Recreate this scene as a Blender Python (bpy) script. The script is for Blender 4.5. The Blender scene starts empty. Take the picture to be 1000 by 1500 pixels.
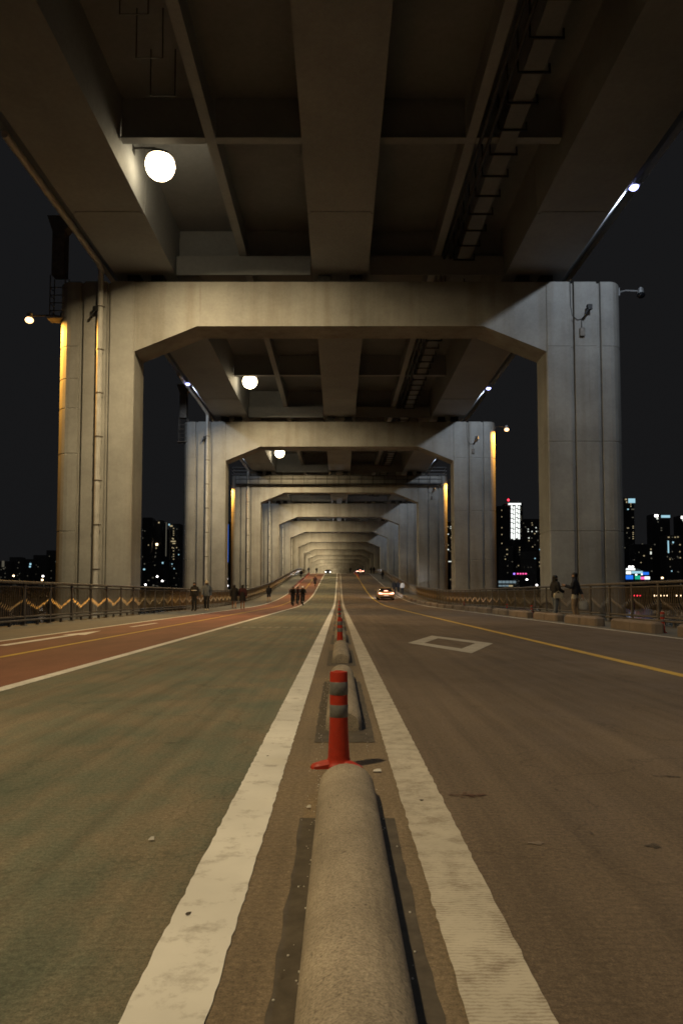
import bpy, bmesh, math, random
from mathutils import Vector, Matrix
random.seed(7)
R = math.radians
sc = bpy.context.scene
col = sc.collection

# ------------------------------------------------------------------ camera
FPX, PITCH, CAMH = 1080.0, R(3.3), 0.92
TP = math.tan(PITCH)
SY = 122.0 / FPX - TP
SX = 4.0 / FPX
cam_d = bpy.data.cameras.new('camera')
cam = bpy.data.objects.new('camera', cam_d)
col.objects.link(cam)
cam.location = (0, 0, CAMH)
cam.rotation_euler = (R(90) + PITCH, 0, 0)
cam_d.sensor_fit = 'VERTICAL'
cam_d.sensor_height = 36.0
cam_d.lens = 36.0 * FPX / 1500.0
cam_d.shift_y = SY * FPX / 1500.0
cam_d.shift_x = SX * FPX / 1500.0
cam_d.clip_start = 0.05
cam_d.clip_end = 6000
sc.camera = cam

# ------------------------------------------------------------------ night sky
world = bpy.data.worlds.new('World')
sc.world = world
world.use_nodes = True
wn, wl = world.node_tree.nodes, world.node_tree.links
wn.clear()
wo = wn.new('ShaderNodeOutputWorld')
sky = wn.new('ShaderNodeTexSky')
sky.sky_type = 'NISHITA'
sky.sun_disc = False
sky.sun_elevation = R(-4)
sky.sun_rotation = R(200)
b1 = wn.new('ShaderNodeBackground')
b1.inputs['Strength'].default_value = 0.012
b2 = wn.new('ShaderNodeBackground')
b2.inputs['Color'].default_value = (0.0082, 0.0083, 0.0089, 1)
b2.inputs['Strength'].default_value = 1.0
ad = wn.new('ShaderNodeAddShader')
wl.new(sky.outputs[0], b1.inputs['Color'])
wl.new(b1.outputs[0], ad.inputs[0])
wl.new(b2.outputs[0], ad.inputs[1])
wl.new(ad.outputs[0], wo.inputs['Surface'])

vs = sc.view_settings
vs.view_transform = 'Standard'
vs.look = 'None'
vs.gamma = 1
vs.exposure = 0.0
vs.use_curve_mapping = False
cy = sc.cycles
cy.use_denoising = True
cy.max_bounces = 6
cy.diffuse_bounces = 4
cy.glossy_bounces = 3
cy.transmission_bounces = 3
cy.sample_clamp_indirect = 3.0
cy.sample_clamp_direct = 0.0
cy.use_light_tree = True
cy.caustics_reflective = False
cy.caustics_refractive = False
cy.filter_width = 1.7


def at(px, py, Y):
    """pixel of the photograph -> point at distance Y along the bridge"""
    u = (px - 500) / FPX + SX
    v = (750 - py) / FPX + SY
    cp, sp = math.cos(PITCH), math.sin(PITCH)
    d = Vector((u, cp - v * sp, sp + v * cp))
    t = Y / d.y
    return Vector((0, 0, CAMH)) + d * t


# ------------------------------------------------------------------ material helpers
MATS = {}


def new_mat(name):
    m = bpy.data.materials.new(name)
    m.use_nodes = True
    n = m.node_tree.nodes
    b = n.get('Principled BSDF')
    MATS[name] = m
    return m, n, m.node_tree.links, b


def ramp(n, stops):
    r = n.new('ShaderNodeValToRGB')
    el = r.color_ramp.elements
    el[0].position, el[0].color = stops[0][0], tuple(stops[0][1]) + (1,)
    el[1].position, el[1].color = stops[-1][0], tuple(stops[-1][1]) + (1,)
    for p, c in stops[1:-1]:
        e = el.new(p)
        e.color = tuple(c) + (1,)
    return r


def g3(v):
    return (v, v, v)


def tex_noise(n, l, vec, scale, detail=4, rough=0.55):
    t = n.new('ShaderNodeTexNoise')
    t.inputs['Scale'].default_value = scale
    t.inputs['Detail'].default_value = detail
    t.inputs['Roughness'].default_value = rough
    if vec:
        l.new(vec, t.inputs['Vector'])
    return t.outputs['Fac']


def mapping(n, l, vec, scale):
    m = n.new('ShaderNodeMapping')
    m.inputs['Scale'].default_value = scale
    l.new(vec, m.inputs['Vector'])
    return m.outputs[0]


def mixc(n, l, fac, a, b, mode='MIX'):
    m = n.new('ShaderNodeMix')
    m.data_type = 'RGBA'
    m.blend_type = mode
    for val, idx in ((fac, 0), (a, 6), (b, 7)):
        if hasattr(val, 'is_linked') or hasattr(val, 'links'):
            l.new(val, m.inputs[idx])
        elif idx == 0:
            m.inputs[0].default_value = val
        else:
            m.inputs[idx].default_value = tuple(val) + (1,)
    return m.outputs[2]


def bump(n, l, h, strength, dist, b, prev=None):
    bp = n.new('ShaderNodeBump')
    bp.inputs['Strength'].default_value = strength
    bp.inputs['Distance'].default_value = dist
    l.new(h, bp.inputs['Height'])
    if prev:
        l.new(prev, bp.inputs['Normal'])
    if b:
        l.new(bp.outputs[0], b.inputs['Normal'])
    return bp.outputs[0]


def simple(name, c, rough=0.6, metal=0.0, var=0.25, scale=6.0, bmp=0.0, spec=0.4):
    m, n, l, b = new_mat(name)
    tc = n.new('ShaderNodeTexCoord')
    f = tex_noise(n, l, tc.outputs['Object'], scale, 5)
    rp = ramp(n, [(0.3, tuple(x * (1 - var) for x in c)), (0.7, tuple(min(1, x * (1 + var)) for x in c))])
    l.new(f, rp.inputs[0])
    l.new(rp.outputs[0], b.inputs['Base Color'])
    b.inputs['Roughness'].default_value = rough
    b.inputs['Metallic'].default_value = metal
    b.inputs['Specular IOR Level'].default_value = spec
    if bmp:
        bump(n, l, f, bmp, 0.02, b)
    return m


def emit(name, c, s):
    m, n, l, b = new_mat(name)
    b.inputs['Base Color'].default_value = (0.02, 0.02, 0.02, 1)
    b.inputs['Emission Color'].default_value = tuple(c) + (1,)
    b.inputs['Emission Strength'].default_value = s
    m.cycles.emission_sampling = 'NONE'
    return m


def concrete(name, c, stain=0.35, streak=True, scale=1.0, bmp=0.25, rough=0.8):
    m, n, l, b = new_mat(name)
    tc = n.new('ShaderNodeTexCoord')
    geo = n.new('ShaderNodeNewGeometry')
    pos = geo.outputs['Position']
    f1 = tex_noise(n, l, pos, 0.35 * scale, 6, 0.6)
    f2 = tex_noise(n, l, pos, 9 * scale, 6, 0.65)
    c1 = ramp(n, [(0.3, tuple(x * (1 - stain * .55) for x in c)), (0.7, tuple(x * (1 + stain * .35) for x in c))])
    l.new(f1, c1.inputs[0])
    c2 = ramp(n, [(0.3, g3(0.91)), (0.7, g3(1.05))])
    l.new(f2, c2.inputs[0])
    out = mixc(n, l, 1.0, c1.outputs[0], c2.outputs[0], 'MULTIPLY')
    if streak:
        f3 = tex_noise(n, l, mapping(n, l, pos, (1.3, 1.3, 0.07)), 1.0, 4, 0.55)
        c3 = ramp(n, [(0.34, (0.80, 0.76, 0.71)), (0.54, (1, 1, 1))])
        l.new(f3, c3.inputs[0])
        out = mixc(n, l, 0.8, out, c3.outputs[0], 'MULTIPLY')
        # rusty run-offs, rare
        f4 = tex_noise(n, l, mapping(n, l, pos, (3.5, 3.5, 0.12)), 1.0, 3, 0.5)
        c4 = ramp(n, [(0.68, g3(0)), (0.78, g3(0.4))])
        l.new(f4, c4.inputs[0])
        out = mixc(n, l, c4.outputs[0], out, (0.17, 0.11, 0.07))
    l.new(out, b.inputs['Base Color'])
    b.inputs['Roughness'].default_value = rough
    b.inputs['Specular IOR Level'].default_value = 0.25
    bump(n, l, f2, bmp, 0.03, b)
    return m


M_pier = concrete('pier_concrete', (0.38, 0.375, 0.355), 0.5, True, 1.0, 0.15)
M_girder = concrete('girder_paint', (0.315, 0.335, 0.365), 0.4, False, 0.6, 0.06, 0.6)
M_slabu = concrete('deck_underside', (0.23, 0.245, 0.27), 0.4, False, 0.6, 0.15)
M_block = concrete('block_concrete', (0.34, 0.285, 0.215), 0.35, False, 6.0, 0.5)
def gritty(name, c):
    m, n, l, b = new_mat(name)
    tc = n.new('ShaderNodeTexCoord')
    geo = n.new('ShaderNodeNewGeometry')
    pos = geo.outputs['Position']
    big = tex_noise(n, l, pos, 3.0, 6, 0.65)
    r1 = ramp(n, [(0.3, tuple(x * .72 for x in c)), (0.7, tuple(x * 1.15 for x in c))])
    l.new(big, r1.inputs[0])
    sp = tex_noise(n, l, pos, 150, 3, 0.75)
    r2 = ramp(n, [(0.32, g3(0.55)), (0.5, g3(1.0)), (0.7, g3(1.45))])
    l.new(sp, r2.inputs[0])
    out = mixc(n, l, 0.9, r1.outputs[0], r2.outputs[0], 'MULTIPLY')
    pit = tex_noise(n, l, pos, 38, 2, 0.5)
    r3 = ramp(n, [(0.26, g3(0.45)), (0.34, g3(1.0))])
    l.new(pit, r3.inputs[0])
    out = mixc(n, l, 0.8, out, r3.outputs[0], 'MULTIPLY')
    scf = tex_noise(n, l, mapping(n, l, pos, (14, 0.8, 14)), 1.0, 5, 0.6)
    r4 = ramp(n, [(0.30, g3(0.68)), (0.46, g3(1.0))])
    l.new(scf, r4.inputs[0])
    out = mixc(n, l, 0.7, out, r4.outputs[0], 'MULTIPLY')
    l.new(out, b.inputs['Base Color'])
    b.inputs['Roughness'].default_value = 0.85
    b.inputs['Specular IOR Level'].default_value = 0.2
    p_ = bump(n, l, sp, 0.6, 0.004, None)
    bump(n, l, pit, 0.5, 0.01, b, p_)
    return m


M_block = gritty('block_grit', (0.35, 0.30, 0.235))
M_kerbb = concrete('kerb_concrete', (0.24, 0.195, 0.16), 0.4, False, 5.0, 0.4)
M_slab = concrete('deck_concrete', (0.2, 0.19, 0.17), 0.4, False, 1.0, 0.2)
M_bear = simple('bearing', (0.05, 0.05, 0.05))
M_dark = simple('dark_steel', (0.035, 0.034, 0.033), 0.55, 0.4)
M_pipe = simple('grey_pipe', (0.58, 0.57, 0.54), 0.45, 0.0, 0.15, 2.0)
M_galv = simple('galvanised', (0.42, 0.43, 0.44), 0.45, 0.5, 0.2, 8)
M_rail = simple('rail_paint', (0.15, 0.13, 0.11), 0.45, 0.3, 0.25, 5)
M_bar = simple('bar_bronze', (0.25, 0.185, 0.105), 0.4, 0.4, 0.2, 5)
M_orange = simple('orange_plastic', (0.42, 0.034, 0.014), 0.5, 0, 0.14, 25, 0.05)
M_band = simple('reflective_band', (0.16, 0.16, 0.155), 0.4, 0, 0.15, 60)
M_black = simple('black_plastic', (0.012, 0.012, 0.013), 0.5)
M_rubber = simple('rubber', (0.018, 0.018, 0.018), 0.8)
M_glass = simple('dark_glass', (0.01, 0.011, 0.013), 0.08, 0, 0.05, 1, 0, 0.8)
M_litter = simple('litter', (0.6, 0.58, 0.54), 0.7)


def road_material():
    m, n, l, b = new_mat('road_surface')
    geo = n.new('ShaderNodeNewGeometry')
    pos = geo.outputs['Position']
    sep = n.new('ShaderNodeSeparateXYZ')
    l.new(pos, sep.inputs[0])
    big = tex_noise(n, l, mapping(n, l, pos, (1, 0.35, 1)), 0.5, 6, 0.6)
    mid = tex_noise(n, l, mapping(n, l, pos, (1, 0.5, 1)), 2.3, 7, 0.65)
    fine = tex_noise(n, l, pos, 45, 5, 0.7)
    # brown cement surface of the carriageway
    brown = ramp(n, [(0.28, (0.125, 0.095, 0.068)), (0.5, (0.155, 0.118, 0.085)), (0.74, (0.195, 0.150, 0.108))])
    l.new(big, brown.inputs[0])
    # the lane beside the cycle track still carries worn green paint
    green = ramp(n, [(0.30, (0.115, 0.145, 0.105)), (0.45, (0.175, 0.178, 0.125)), (0.58, (0.235, 0.20, 0.135)), (0.74, (0.275, 0.22, 0.15))])
    l.new(mid, green.inputs[0])
    lt = n.new('ShaderNodeMath')
    lt.operation = 'LESS_THAN'
    l.new(sep.outputs[0], lt.inputs[0])
    lt.inputs[1].default_value = -0.42
    out = mixc(n, l, lt.outputs[0], brown.outputs[0], green.outputs[0])
    ab = n.new('ShaderNodeMath')
    ab.operation = 'ABSOLUTE'
    l.new(sep.outputs[0], ab.inputs[0])
    l2 = n.new('ShaderNodeMath')
    l2.operation = 'LESS_THAN'
    l.new(ab.outputs[0], l2.inputs[0])
    l2.inputs[1].default_value = 0.35
    strip = ramp(n, [(0.3, (0.19, 0.145, 0.095)), (0.7, (0.265, 0.205, 0.135))])
    l.new(mid, strip.inputs[0])
    out = mixc(n, l, l2.outputs[0], out, strip.outputs[0])
    # long tyre scuffs
    sc1 = tex_noise(n, l, mapping(n, l, pos, (7, 0.12, 1)), 1.0, 5, 0.6)
    r1 = ramp(n, [(0.36, g3(0.74)), (0.55, g3(1.0)), (0.75, g3(1.16))])
    l.new(sc1, r1.inputs[0])
    out = mixc(n, l, 0.8, out, r1.outputs[0], 'MULTIPLY')
    # darker patched areas, blotches
    bl = tex_noise(n, l, pos, 0.23, 3, 0.5)
    r2 = ramp(n, [(0.36, g3(0.70)), (0.56, g3(1.0))])
    l.new(bl, r2.inputs[0])
    out = mixc(n, l, 0.7, out, r2.outputs[0], 'MULTIPLY')
    fr = ramp(n, [(0.3, g3(0.74)), (0.7, g3(1.22))])
    l.new(fine, fr.inputs[0])
    out = mixc(n, l, 1.0, out, fr.outputs[0], 'MULTIPLY')
    grain = tex_noise(n, l, pos, 170, 3, 0.7)
    gr = ramp(n, [(0.33, g3(0.62)), (0.5, g3(1.0)), (0.68, g3(1.35))])
    l.new(grain, gr.inputs[0])
    out = mixc(n, l, 0.85, out, gr.outputs[0], 'MULTIPLY')
    g2_ = tex_noise(n, l, pos, 62, 4, 0.75)
    gq = ramp(n, [(0.34, g3(0.70)), (0.5, g3(1.0)), (0.66, g3(1.30))])
    l.new(g2_, gq.inputs[0])
    out = mixc(n, l, 0.9, out, gq.outputs[0], 'MULTIPLY')
    # fine cracks
    vo = n.new('ShaderNodeTexVoronoi')
    vo.feature = 'DISTANCE_TO_EDGE'
    vo.inputs['Scale'].default_value = 0.55
    dn = n.new('ShaderNodeTexNoise')
    dn.inputs['Scale'].default_value = 2.5
    dn.inputs['Detail'].default_value = 6
    l.new(pos, dn.inputs['Vector'])
    va = n.new('ShaderNodeVectorMath')
    va.operation = 'MULTIPLY_ADD'
    va.inputs[1].default_value = (0.9, 0.9, 0.0)
    l.new(dn.outputs['Color'], va.inputs[0])
    l.new(pos, va.inputs[2])
    l.new(va.outputs[0], vo.inputs['Vector'])
    ck = ramp(n, [(0.0, g3(0.62)), (0.006, g3(1.0))])
    l.new(vo.outputs['Distance'], ck.inputs[0])
    out = mixc(n, l, 0.7, out, ck.outputs[0], 'MULTIPLY')
    # pale chalky flecks
    fl = tex_noise(n, l, pos, 14, 2, 0.5)
    r3 = ramp(n, [(0.77, g3(0)), (0.80, g3(0.5))])
    l.new(fl, r3.inputs[0])
    out = mixc(n, l, r3.outputs[0], out, (0.38, 0.34, 0.28))
    l.new(out, b.inputs['Base Color'])
    rr = ramp(n, [(0.3, g3(0.62)), (0.7, g3(0.8))])
    l.new(mid, rr.inputs[0])
    l.new(rr.outputs[0], b.inputs['Roughness'])
    b.inputs['Specular IOR Level'].default_value = 0.3
    # transverse tining of the concrete
    w = n.new('ShaderNodeTexWave')
    w.wave_type = 'BANDS'
    w.bands_direction = 'Y'
    w.inputs['Scale'].default_value = 10.0
    w.inputs['Distortion'].default_value = 1.6
    w.inputs['Detail'].default_value = 3
    w.inputs['Detail Scale'].default_value = 1.0
    l.new(pos, w.inputs['Vector'])
    p = bump(n, l, w.outputs['Fac'], 0.22, 0.006, None)
    bump(n, l, fine, 0.5, 0.008, b, p)
    return m


def paint_material(name, c, wear, wave=0.0, lo=0.40, road=(0.20, 0.155, 0.11)):
    m, n, l, b = new_mat(name)
    geo = n.new('ShaderNodeNewGeometry')
    pos = geo.outputs['Position']
    f = tex_noise(n, l, pos, 7, 8, 0.72)
    fac_src = f
    if wave:
        w = n.new('ShaderNodeTexWave')
        w.wave_type = 'BANDS'
        w.bands_direction = 'Y'
        w.inputs['Scale'].default_value = 21.0
        w.inputs['Distortion'].default_value = 7.0
        w.inputs['Detail Roughness'].default_value = 0.7
        w.inputs['Detail'].default_value = 4
        l.new(pos, w.inputs['Vector'])
        mx = n.new('ShaderNodeMix')
        mx.data_type = 'FLOAT'
        mx.inputs[0].default_value = wave
        l.new(f, mx.inputs[2])
        l.new(w.outputs['Fac'], mx.inputs[3])
        fac_src = mx.outputs[0]
    r = ramp(n, [(lo - 0.12, g3(wear)), (lo + 0.1, g3(0.0))])
    l.new(fac_src, r.inputs[0])
    out = mixc(n, l, r.outputs[0], c, road)
    big = tex_noise(n, l, pos, 1.4, 4)
    r2 = ramp(n, [(0.3, g3(0.80)), (0.7, g3(1.08))])
    l.new(big, r2.inputs[0])
    out = mixc(n, l, 1.0, out, r2.outputs[0], 'MULTIPLY')
    l.new(out, b.inputs['Base Color'])
    b.inputs['Roughness'].default_value = 0.65
    bump(n, l, f, 0.3, 0.006, b)
    return m


M_road = road_material()
M_white = paint_material('white_road_paint', (0.78, 0.76, 0.70), 0.75, 0.0, 0.37)
M_whitew = paint_material('worn_white_road_paint', (0.56, 0.52, 0.44), 0.8, 0.13, 0.45)
M_yellow = paint_material('yellow_road_paint', (0.62, 0.41, 0.06), 0.6, 0.0, 0.36)
M_diam = paint_material('diamond_paint', (0.50, 0.48, 0.43), 0.8, 0.3, 0.38)


def flat_ground(name, c, var, scale, stretch=0.3):
    m, n, l, b = new_mat(name)
    geo = n.new('ShaderNodeNewGeometry')
    pos = geo.outputs['Position']
    f = tex_noise(n, l, mapping(n, l, pos, (1, stretch, 1)), scale, 7, 0.65)
    rp = ramp(n, [(0.3, tuple(x * (1 - var) for x in c)), (0.72, tuple(x * (1 + var) for x in c))])
    l.new(f, rp.inputs[0])
    fine = tex_noise(n, l, pos, 30, 4)
    fr = ramp(n, [(0.3, g3(0.85)), (0.7, g3(1.12))])
    l.new(fine, fr.inputs[0])
    out = mixc(n, l, 1.0, rp.outputs[0], fr.outputs[0], 'MULTIPLY')
    l.new(out, b.inputs['Base Color'])
    b.inputs['Roughness'].default_value = 0.75
    bump(n, l, fine, 0.4, 0.008, b)
    return m


M_red = flat_ground('red_asphalt', (0.20, 0.082, 0.045), 0.28, 1.2)
M_foot = flat_ground('footpath_asphalt', (0.13, 0.125, 0.105), 0.25, 1.2)
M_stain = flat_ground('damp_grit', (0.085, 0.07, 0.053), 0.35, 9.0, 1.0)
M_joint = simple('joint_tar', (0.075, 0.06, 0.046), 0.7)
M_spot = simple('rust_spot', (0.115, 0.062, 0.042), 0.7, 0, 0.4, 20)
M_bank = flat_ground('bank_earth', (0.05, 0.055, 0.035), 0.3, 0.05, 1)


def water_material():
    m, n, l, b = new_mat('river_water')
    b.inputs['Base Color'].default_value = (0.006, 0.008, 0.009, 1)
    b.inputs['Roughness'].default_value = 0.12
    geo = n.new('ShaderNodeNewGeometry')
    f = tex_noise(n, l, mapping(n, l, geo.outputs['Position'], (1, 0.5, 1)), 0.5, 5, 0.6)
    bump(n, l, f, 0.35, 0.5, b)
    return m


M_water = water_material()


# ------------------------------------------------------------------ mesh helpers
class MB:
    def __init__(self):
        self.v, self.f, self.m = [], [], []

    def add(self, vs, fs, mi=0):
        o = len(self.v)
        self.v += [tuple(p) for p in vs]
        self.f += [tuple(i + o for i in f) for f in fs]
        self.m += [mi] * len(fs)
        return self

    def box(self, x0, x1, y0, y1, z0, z1, mi=0):
        vs_ = [(x, y, z) for z in (z0, z1) for y in (y0, y1) for x in (x0, x1)]
        return self.add(vs_, [(0, 2, 3, 1), (4, 5, 7, 6), (0, 1, 5, 4), (2, 6, 7, 3), (0, 4, 6, 2), (1, 3, 7, 5)], mi)

    def bbox(self, x0, x1, y0, y1, z0, z1, c=0.02, mi=0):
        """box with chamfered vertical and top edges"""
        rings = []
        for z, d in ((z0, 0), (z1 - c, 0), (z1, c)):
            a, b_, e, g = x0 + d, x1 - d, y0 + d, y1 - d
            k = c
            rings.append([(a + k, e, z), (b_ - k, e, z), (b_, e + k, z), (b_, g - k, z), (b_ - k, g, z), (a + k, g, z), (a, g - k, z), (a, e + k, z)])
        return self.loft(rings, True, mi)

    def loft(self, rings, caps=True, mi=0, closed=True):
        n = len(rings[0])
        vs_ = [p for r in rings for p in r]
        fs = []
        for i in range(len(rings) - 1):
            for j in range(n if closed else n - 1):
                k = (j + 1) % n
                fs.append((i * n + j, i * n + k, (i + 1) * n + k, (i + 1) * n + j))
        if caps:
            fs.append(tuple(range(n - 1, -1, -1)))
            fs.append(tuple((len(rings) - 1) * n + j for j in range(n)))
        return self.add(vs_, fs, mi)

    def tube(self, pts, r, seg=8, mi=0, caps=True):
        pts = [Vector(p) for p in pts]
        rs = r if isinstance(r, (list, tuple)) else [r] * len(pts)
        rings = []
        up = None
        for i, p in enumerate(pts):
            d = (pts[min(i + 1, len(pts) - 1)] - pts[max(i - 1, 0)]).normalized()
            if up is None:
                up = Vector((0, 0, 1)) if abs(d.z) < 0.9 else Vector((0, 1, 0))
            s = d.cross(up)
            if s.length < 1e-5:
                s = d.cross(Vector((1, 0, 0)))
            s.normalize()
            t = s.cross(d).normalized()
            up = t
            rings.append([p + (s * math.cos(a) + t * math.sin(a)) * rs[i] for a in [2 * math.pi * k / seg for k in range(seg)]])
        return self.loft(rings, caps, mi)

    def lathe(self, prof, seg=16, center=(0, 0, 0), mi=0, axis='Z'):
        rings = []
        for r, z in prof:
            ring = []
            for k in range(seg):
                a = 2 * math.pi * k / seg
                x, y = r * math.cos(a), r * math.sin(a)
                if axis == 'Z':
                    q = (x, y, z)
                elif axis == 'X':
                    q = (z, x, y)
                else:
                    q = (y, z, x)
                ring.append((center[0] + q[0], center[1] + q[1], center[2] + q[2]))
            rings.append(ring)
        return self.loft(rings, True, mi)

    def prism_y(self, poly, y0, y1, mi=0):
        """poly in XZ"""
        return self.loft([[(x, y0, z) for x, z in poly], [(x, y1, z) for x, z in poly]], True, mi)

    def sphere(self, c, r, seg=10, rg=6, mi=0, sc_=(1, 1, 1)):
        prof = [(max(1e-4, r * math.sin(math.pi * i / rg)), -r * math.cos(math.pi * i / rg)) for i in range(rg + 1)]
        rings = []
        for rr, z in prof:
            rings.append([(c[0] + rr * math.cos(2 * math.pi * k / seg) * sc_[0], c[1] + rr * math.sin(2 * math.pi * k / seg) * sc_[1], c[2] + z * sc_[2]) for k in range(seg)])
        return self.loft(rings, True, mi)

    def mesh(self, name, mats, smooth=False):
        me = bpy.data.meshes.new(name)
        me.from_pydata(self.v, [], self.f)
        for m in (mats if isinstance(mats, (list, tuple)) else [mats]):
            me.materials.append(m)
        if any(self.m):
            me.polygons.foreach_set('material_index', self.m)
        bm = bmesh.new()
        bm.from_mesh(me)
        bmesh.ops.recalc_face_normals(bm, faces=bm.faces)
        bm.to_mesh(me)
        bm.free()
        if smooth:
            try:
                me.polygons.foreach_set('use_smooth', [True] * len(me.polygons))
                me.set_sharp_from_angle(angle=R(38))
            except Exception:
                pass
        return me

    def build(self, name, mats, parent=None, loc=None, smooth=False):
        return link(name, self.mesh(name, mats, smooth), parent, loc)


def link(name, me, parent=None, loc=None, rz=None):
    o = bpy.data.objects.new(name, me)
    col.objects.link(o)
    if parent:
        o.parent = parent
    if loc is not None:
        o.location = loc
    if rz is not None:
        o.rotation_euler = (0, 0, rz)
    return o


def tag(o, label=None, cat=None, group=None, kind=None):
    if label:
        o['label'] = label
    if cat:
        o['category'] = cat
    if group:
        o['group'] = group
    if kind:
        o['kind'] = kind
    return o


def empty(name, loc=(0, 0, 0), rz=0.0):
    o = bpy.data.objects.new(name, None)
    col.objects.link(o)
    o.location = loc
    o.rotation_euler = (0, 0, rz)
    return o


def copy_tree(o, parent=None):
    c = o.copy()
    col.objects.link(c)
    c.parent = parent
    for ch in list(o.children):
        copy_tree(ch, c)
    return c


# ------------------------------------------------------------------ the lower deck
YEND = 560.0


def H(y):
    """height of the carriageway: level, then the hump in the middle of the river"""
    if y < 55:
        return 0.0
    if y < 110:
        return 0.0006 * (y - 55) ** 2
    h1, s = 0.0006 * 55 ** 2, 0.066
    if y < 160:
        return h1 + s * (y - 110)
    h2 = h1 + s * 50
    if y < 260:
        t = y - 160
        return h2 + s * t - s * t * t / 100.0
    h3 = h2 + s * 100 - s * 100
    return h3 - s * (y - 260) * 0.5


def ys(y0, y1, near=2.0):
    r, y = [y0], y0
    while y < y1 - 1e-6:
        y = min(y1, y + (near if y < 300 else 8.0))
        r.append(y)
    return r


def sheet(mb, x0, x1, y0, y1, dz, step=2.0, mi=0, jit=0.0, jl=None):
    yy = ys(y0, y1, step)
    a = []
    for y in yy:
        j0 = random.uniform(-jit, jit) if jit else 0
        j1 = random.uniform(-jit, jit) if jit else 0
        a.append([(x0 + j0, y, H(y) + dz), (x1 + j1, y, H(y) + dz)])
    vs_ = [p for r in a for p in r]
    mb.add(vs_, [(2 * i, 2 * i + 1, 2 * i + 3, 2 * i + 2) for i in range(len(a) - 1)], mi)


XL_LINE, XR_YEL, XB_L, XF_R, XRAIL = -3.30, 3.93, -6.78, 7.35, 9.6
DX = 0.08            # the piers' axis lies a little to the right of the median

slab = MB()
rings = []
for y in ys(-30, YEND, 4.0):
    h = H(y)
    rings.append([(-9.95, y, h - 0.02), (9.98, y, h - 0.02), (9.98, y, h - 0.55), (8.2, y, h - 1.3), (-8.2, y, h - 1.3), (-9.95, y, h - 0.55)])
slab.loft(rings)
tag(slab.build('lower_deck', M_slab), kind='structure')

m = MB()
sheet(m, XL_LINE, XF_R, -30, YEND, 0.0)
road = tag(m.build('road', M_road), kind='structure')
m = MB()
sheet(m, XB_L, XL_LINE, -30, YEND, 0.0)
bike = tag(m.build('bike_lane', M_red), kind='structure')
m = MB()
sheet(m, -9.95, XB_L, -30, YEND, 0.0)
tag(m.build('footpath_left', M_foot), kind='structure')
m = MB()
sheet(m, XF_R, 9.98, -30, YEND, 0.0)
tag(m.build('footpath_right', M_foot), kind='structure')

# painted lines, 4 mm above the surface


def line(name, x, w, mat, parent, y0=-6.0, y1=330.0):
    mb = MB()
    sheet(mb, x - w / 2, x + w / 2, y0, 14.0, 0.004, 0.04, 0, 0.0035)
    sheet(mb, x - w / 2, x + w / 2, 14.0, 40.0, 0.004, 0.4, 0, 0.003)
    sheet(mb, x - w / 2, x + w / 2, 40.0, y1, 0.006, 2.0)
    return mb.build(name, mat, parent)


line('median_line', -0.380, 0.188, M_white, road)
line('median_line', 0.374, 0.188, M_whitew, road)
line('lane_line', XL_LINE, 0.15, M_white, road)
line('yellow_line', XR_YEL, 0.15, M_yellow, road)
line('edge_line', XB_L, 0.13, M_white, bike)
line('yellow_line', -5.02, 0.11, M_yellow, bike)
line('edge_line', XF_R - 0.12, 0.10, M_white, road)
# direction arrow on the cycle lane (shaft and head)
m = MB()
m.add([(-6.25, 13.5, .004), (-6.05, 13.5, .004), (-6.05, 17.2, .004), (-6.25, 17.2, .004)], [(0, 1, 2, 3)])
m.add([(-6.42, 17.2, .004), (-5.88, 17.2, .004), (-6.15, 19.2, .004)], [(0, 1, 2)])
m.add([(-6.1, 21.5, .004), (-5.95, 21.5, .004), (-5.95, 24.5, .004), (-6.1, 24.5, .004)], [(0, 1, 2, 3)])
m.build('lane_arrow', M_white, bike)
# hollow diamond
pl, pf, pr, pn = Vector((1.33, 14.3, .004)), Vector((2.12, 16.9, .004)), Vector((2.94, 14.15, .004)), Vector((2.10, 11.75, .004))
cen = (pl + pf + pr + pn) / 4
outer = [pl, pn, pr, pf]
inner = [cen + (p - cen) * 0.60 for p in outer]
m = MB()
m.add(outer + inner, [(i, (i + 1) % 4, 4 + (i + 1) % 4, 4 + i) for i in range(4)])
m.build('diamond_marking', M_diam, road)
# expansion joints and faint stop bars
for y in (22.0, 52.0):
    m = MB()
    sheet(m, XL_LINE + .08, -0.48, y - .04, y + .04, 0.003, 1.0)
    sheet(m, -0.28, 0.27, y - .04, y + .04, 0.003, 1.0)
    sheet(m, 0.48, XF_R - .2, y - .04, y + .04, 0.003, 1.0)
    m.build('expansion_joint', M_joint, road)
for (x0, x1, y, n_) in ((-3.0, -0.9, 21.2, 9), (1.2, 3.4, 62.0, 5), (-3.0, -1.0, 84.0, 1), (4.2, 6.6, 108.0, 1), (-3.0, -1.4, 104, 1)):
    m = MB()
    st = (x1 - x0) / n_
    for i in range(n_):
        sheet(m, x0 + i * st, x0 + (i + (0.62 if n_ > 1 else 1.0)) * st, y, y + .18, 0.005, 1.0)
    m.build('stop_bar', M_diam, road)


# grit footprints beside the median blocks
def blob(name, x, y, rx, ry, dz, mat, parent, n_=14, rough=0.25):
    mb = MB()
    mb.add([(x + rx * math.cos(2 * math.pi * i / n_) * random.uniform(1 - rough, 1 + rough), y + ry * math.sin(2 * math.pi * i / n_) * random.uniform(1 - rough, 1 + rough), H(y) + dz) for i in range(n_)], [tuple(range(n_))])
    return mb.build(name, mat, parent)


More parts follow.
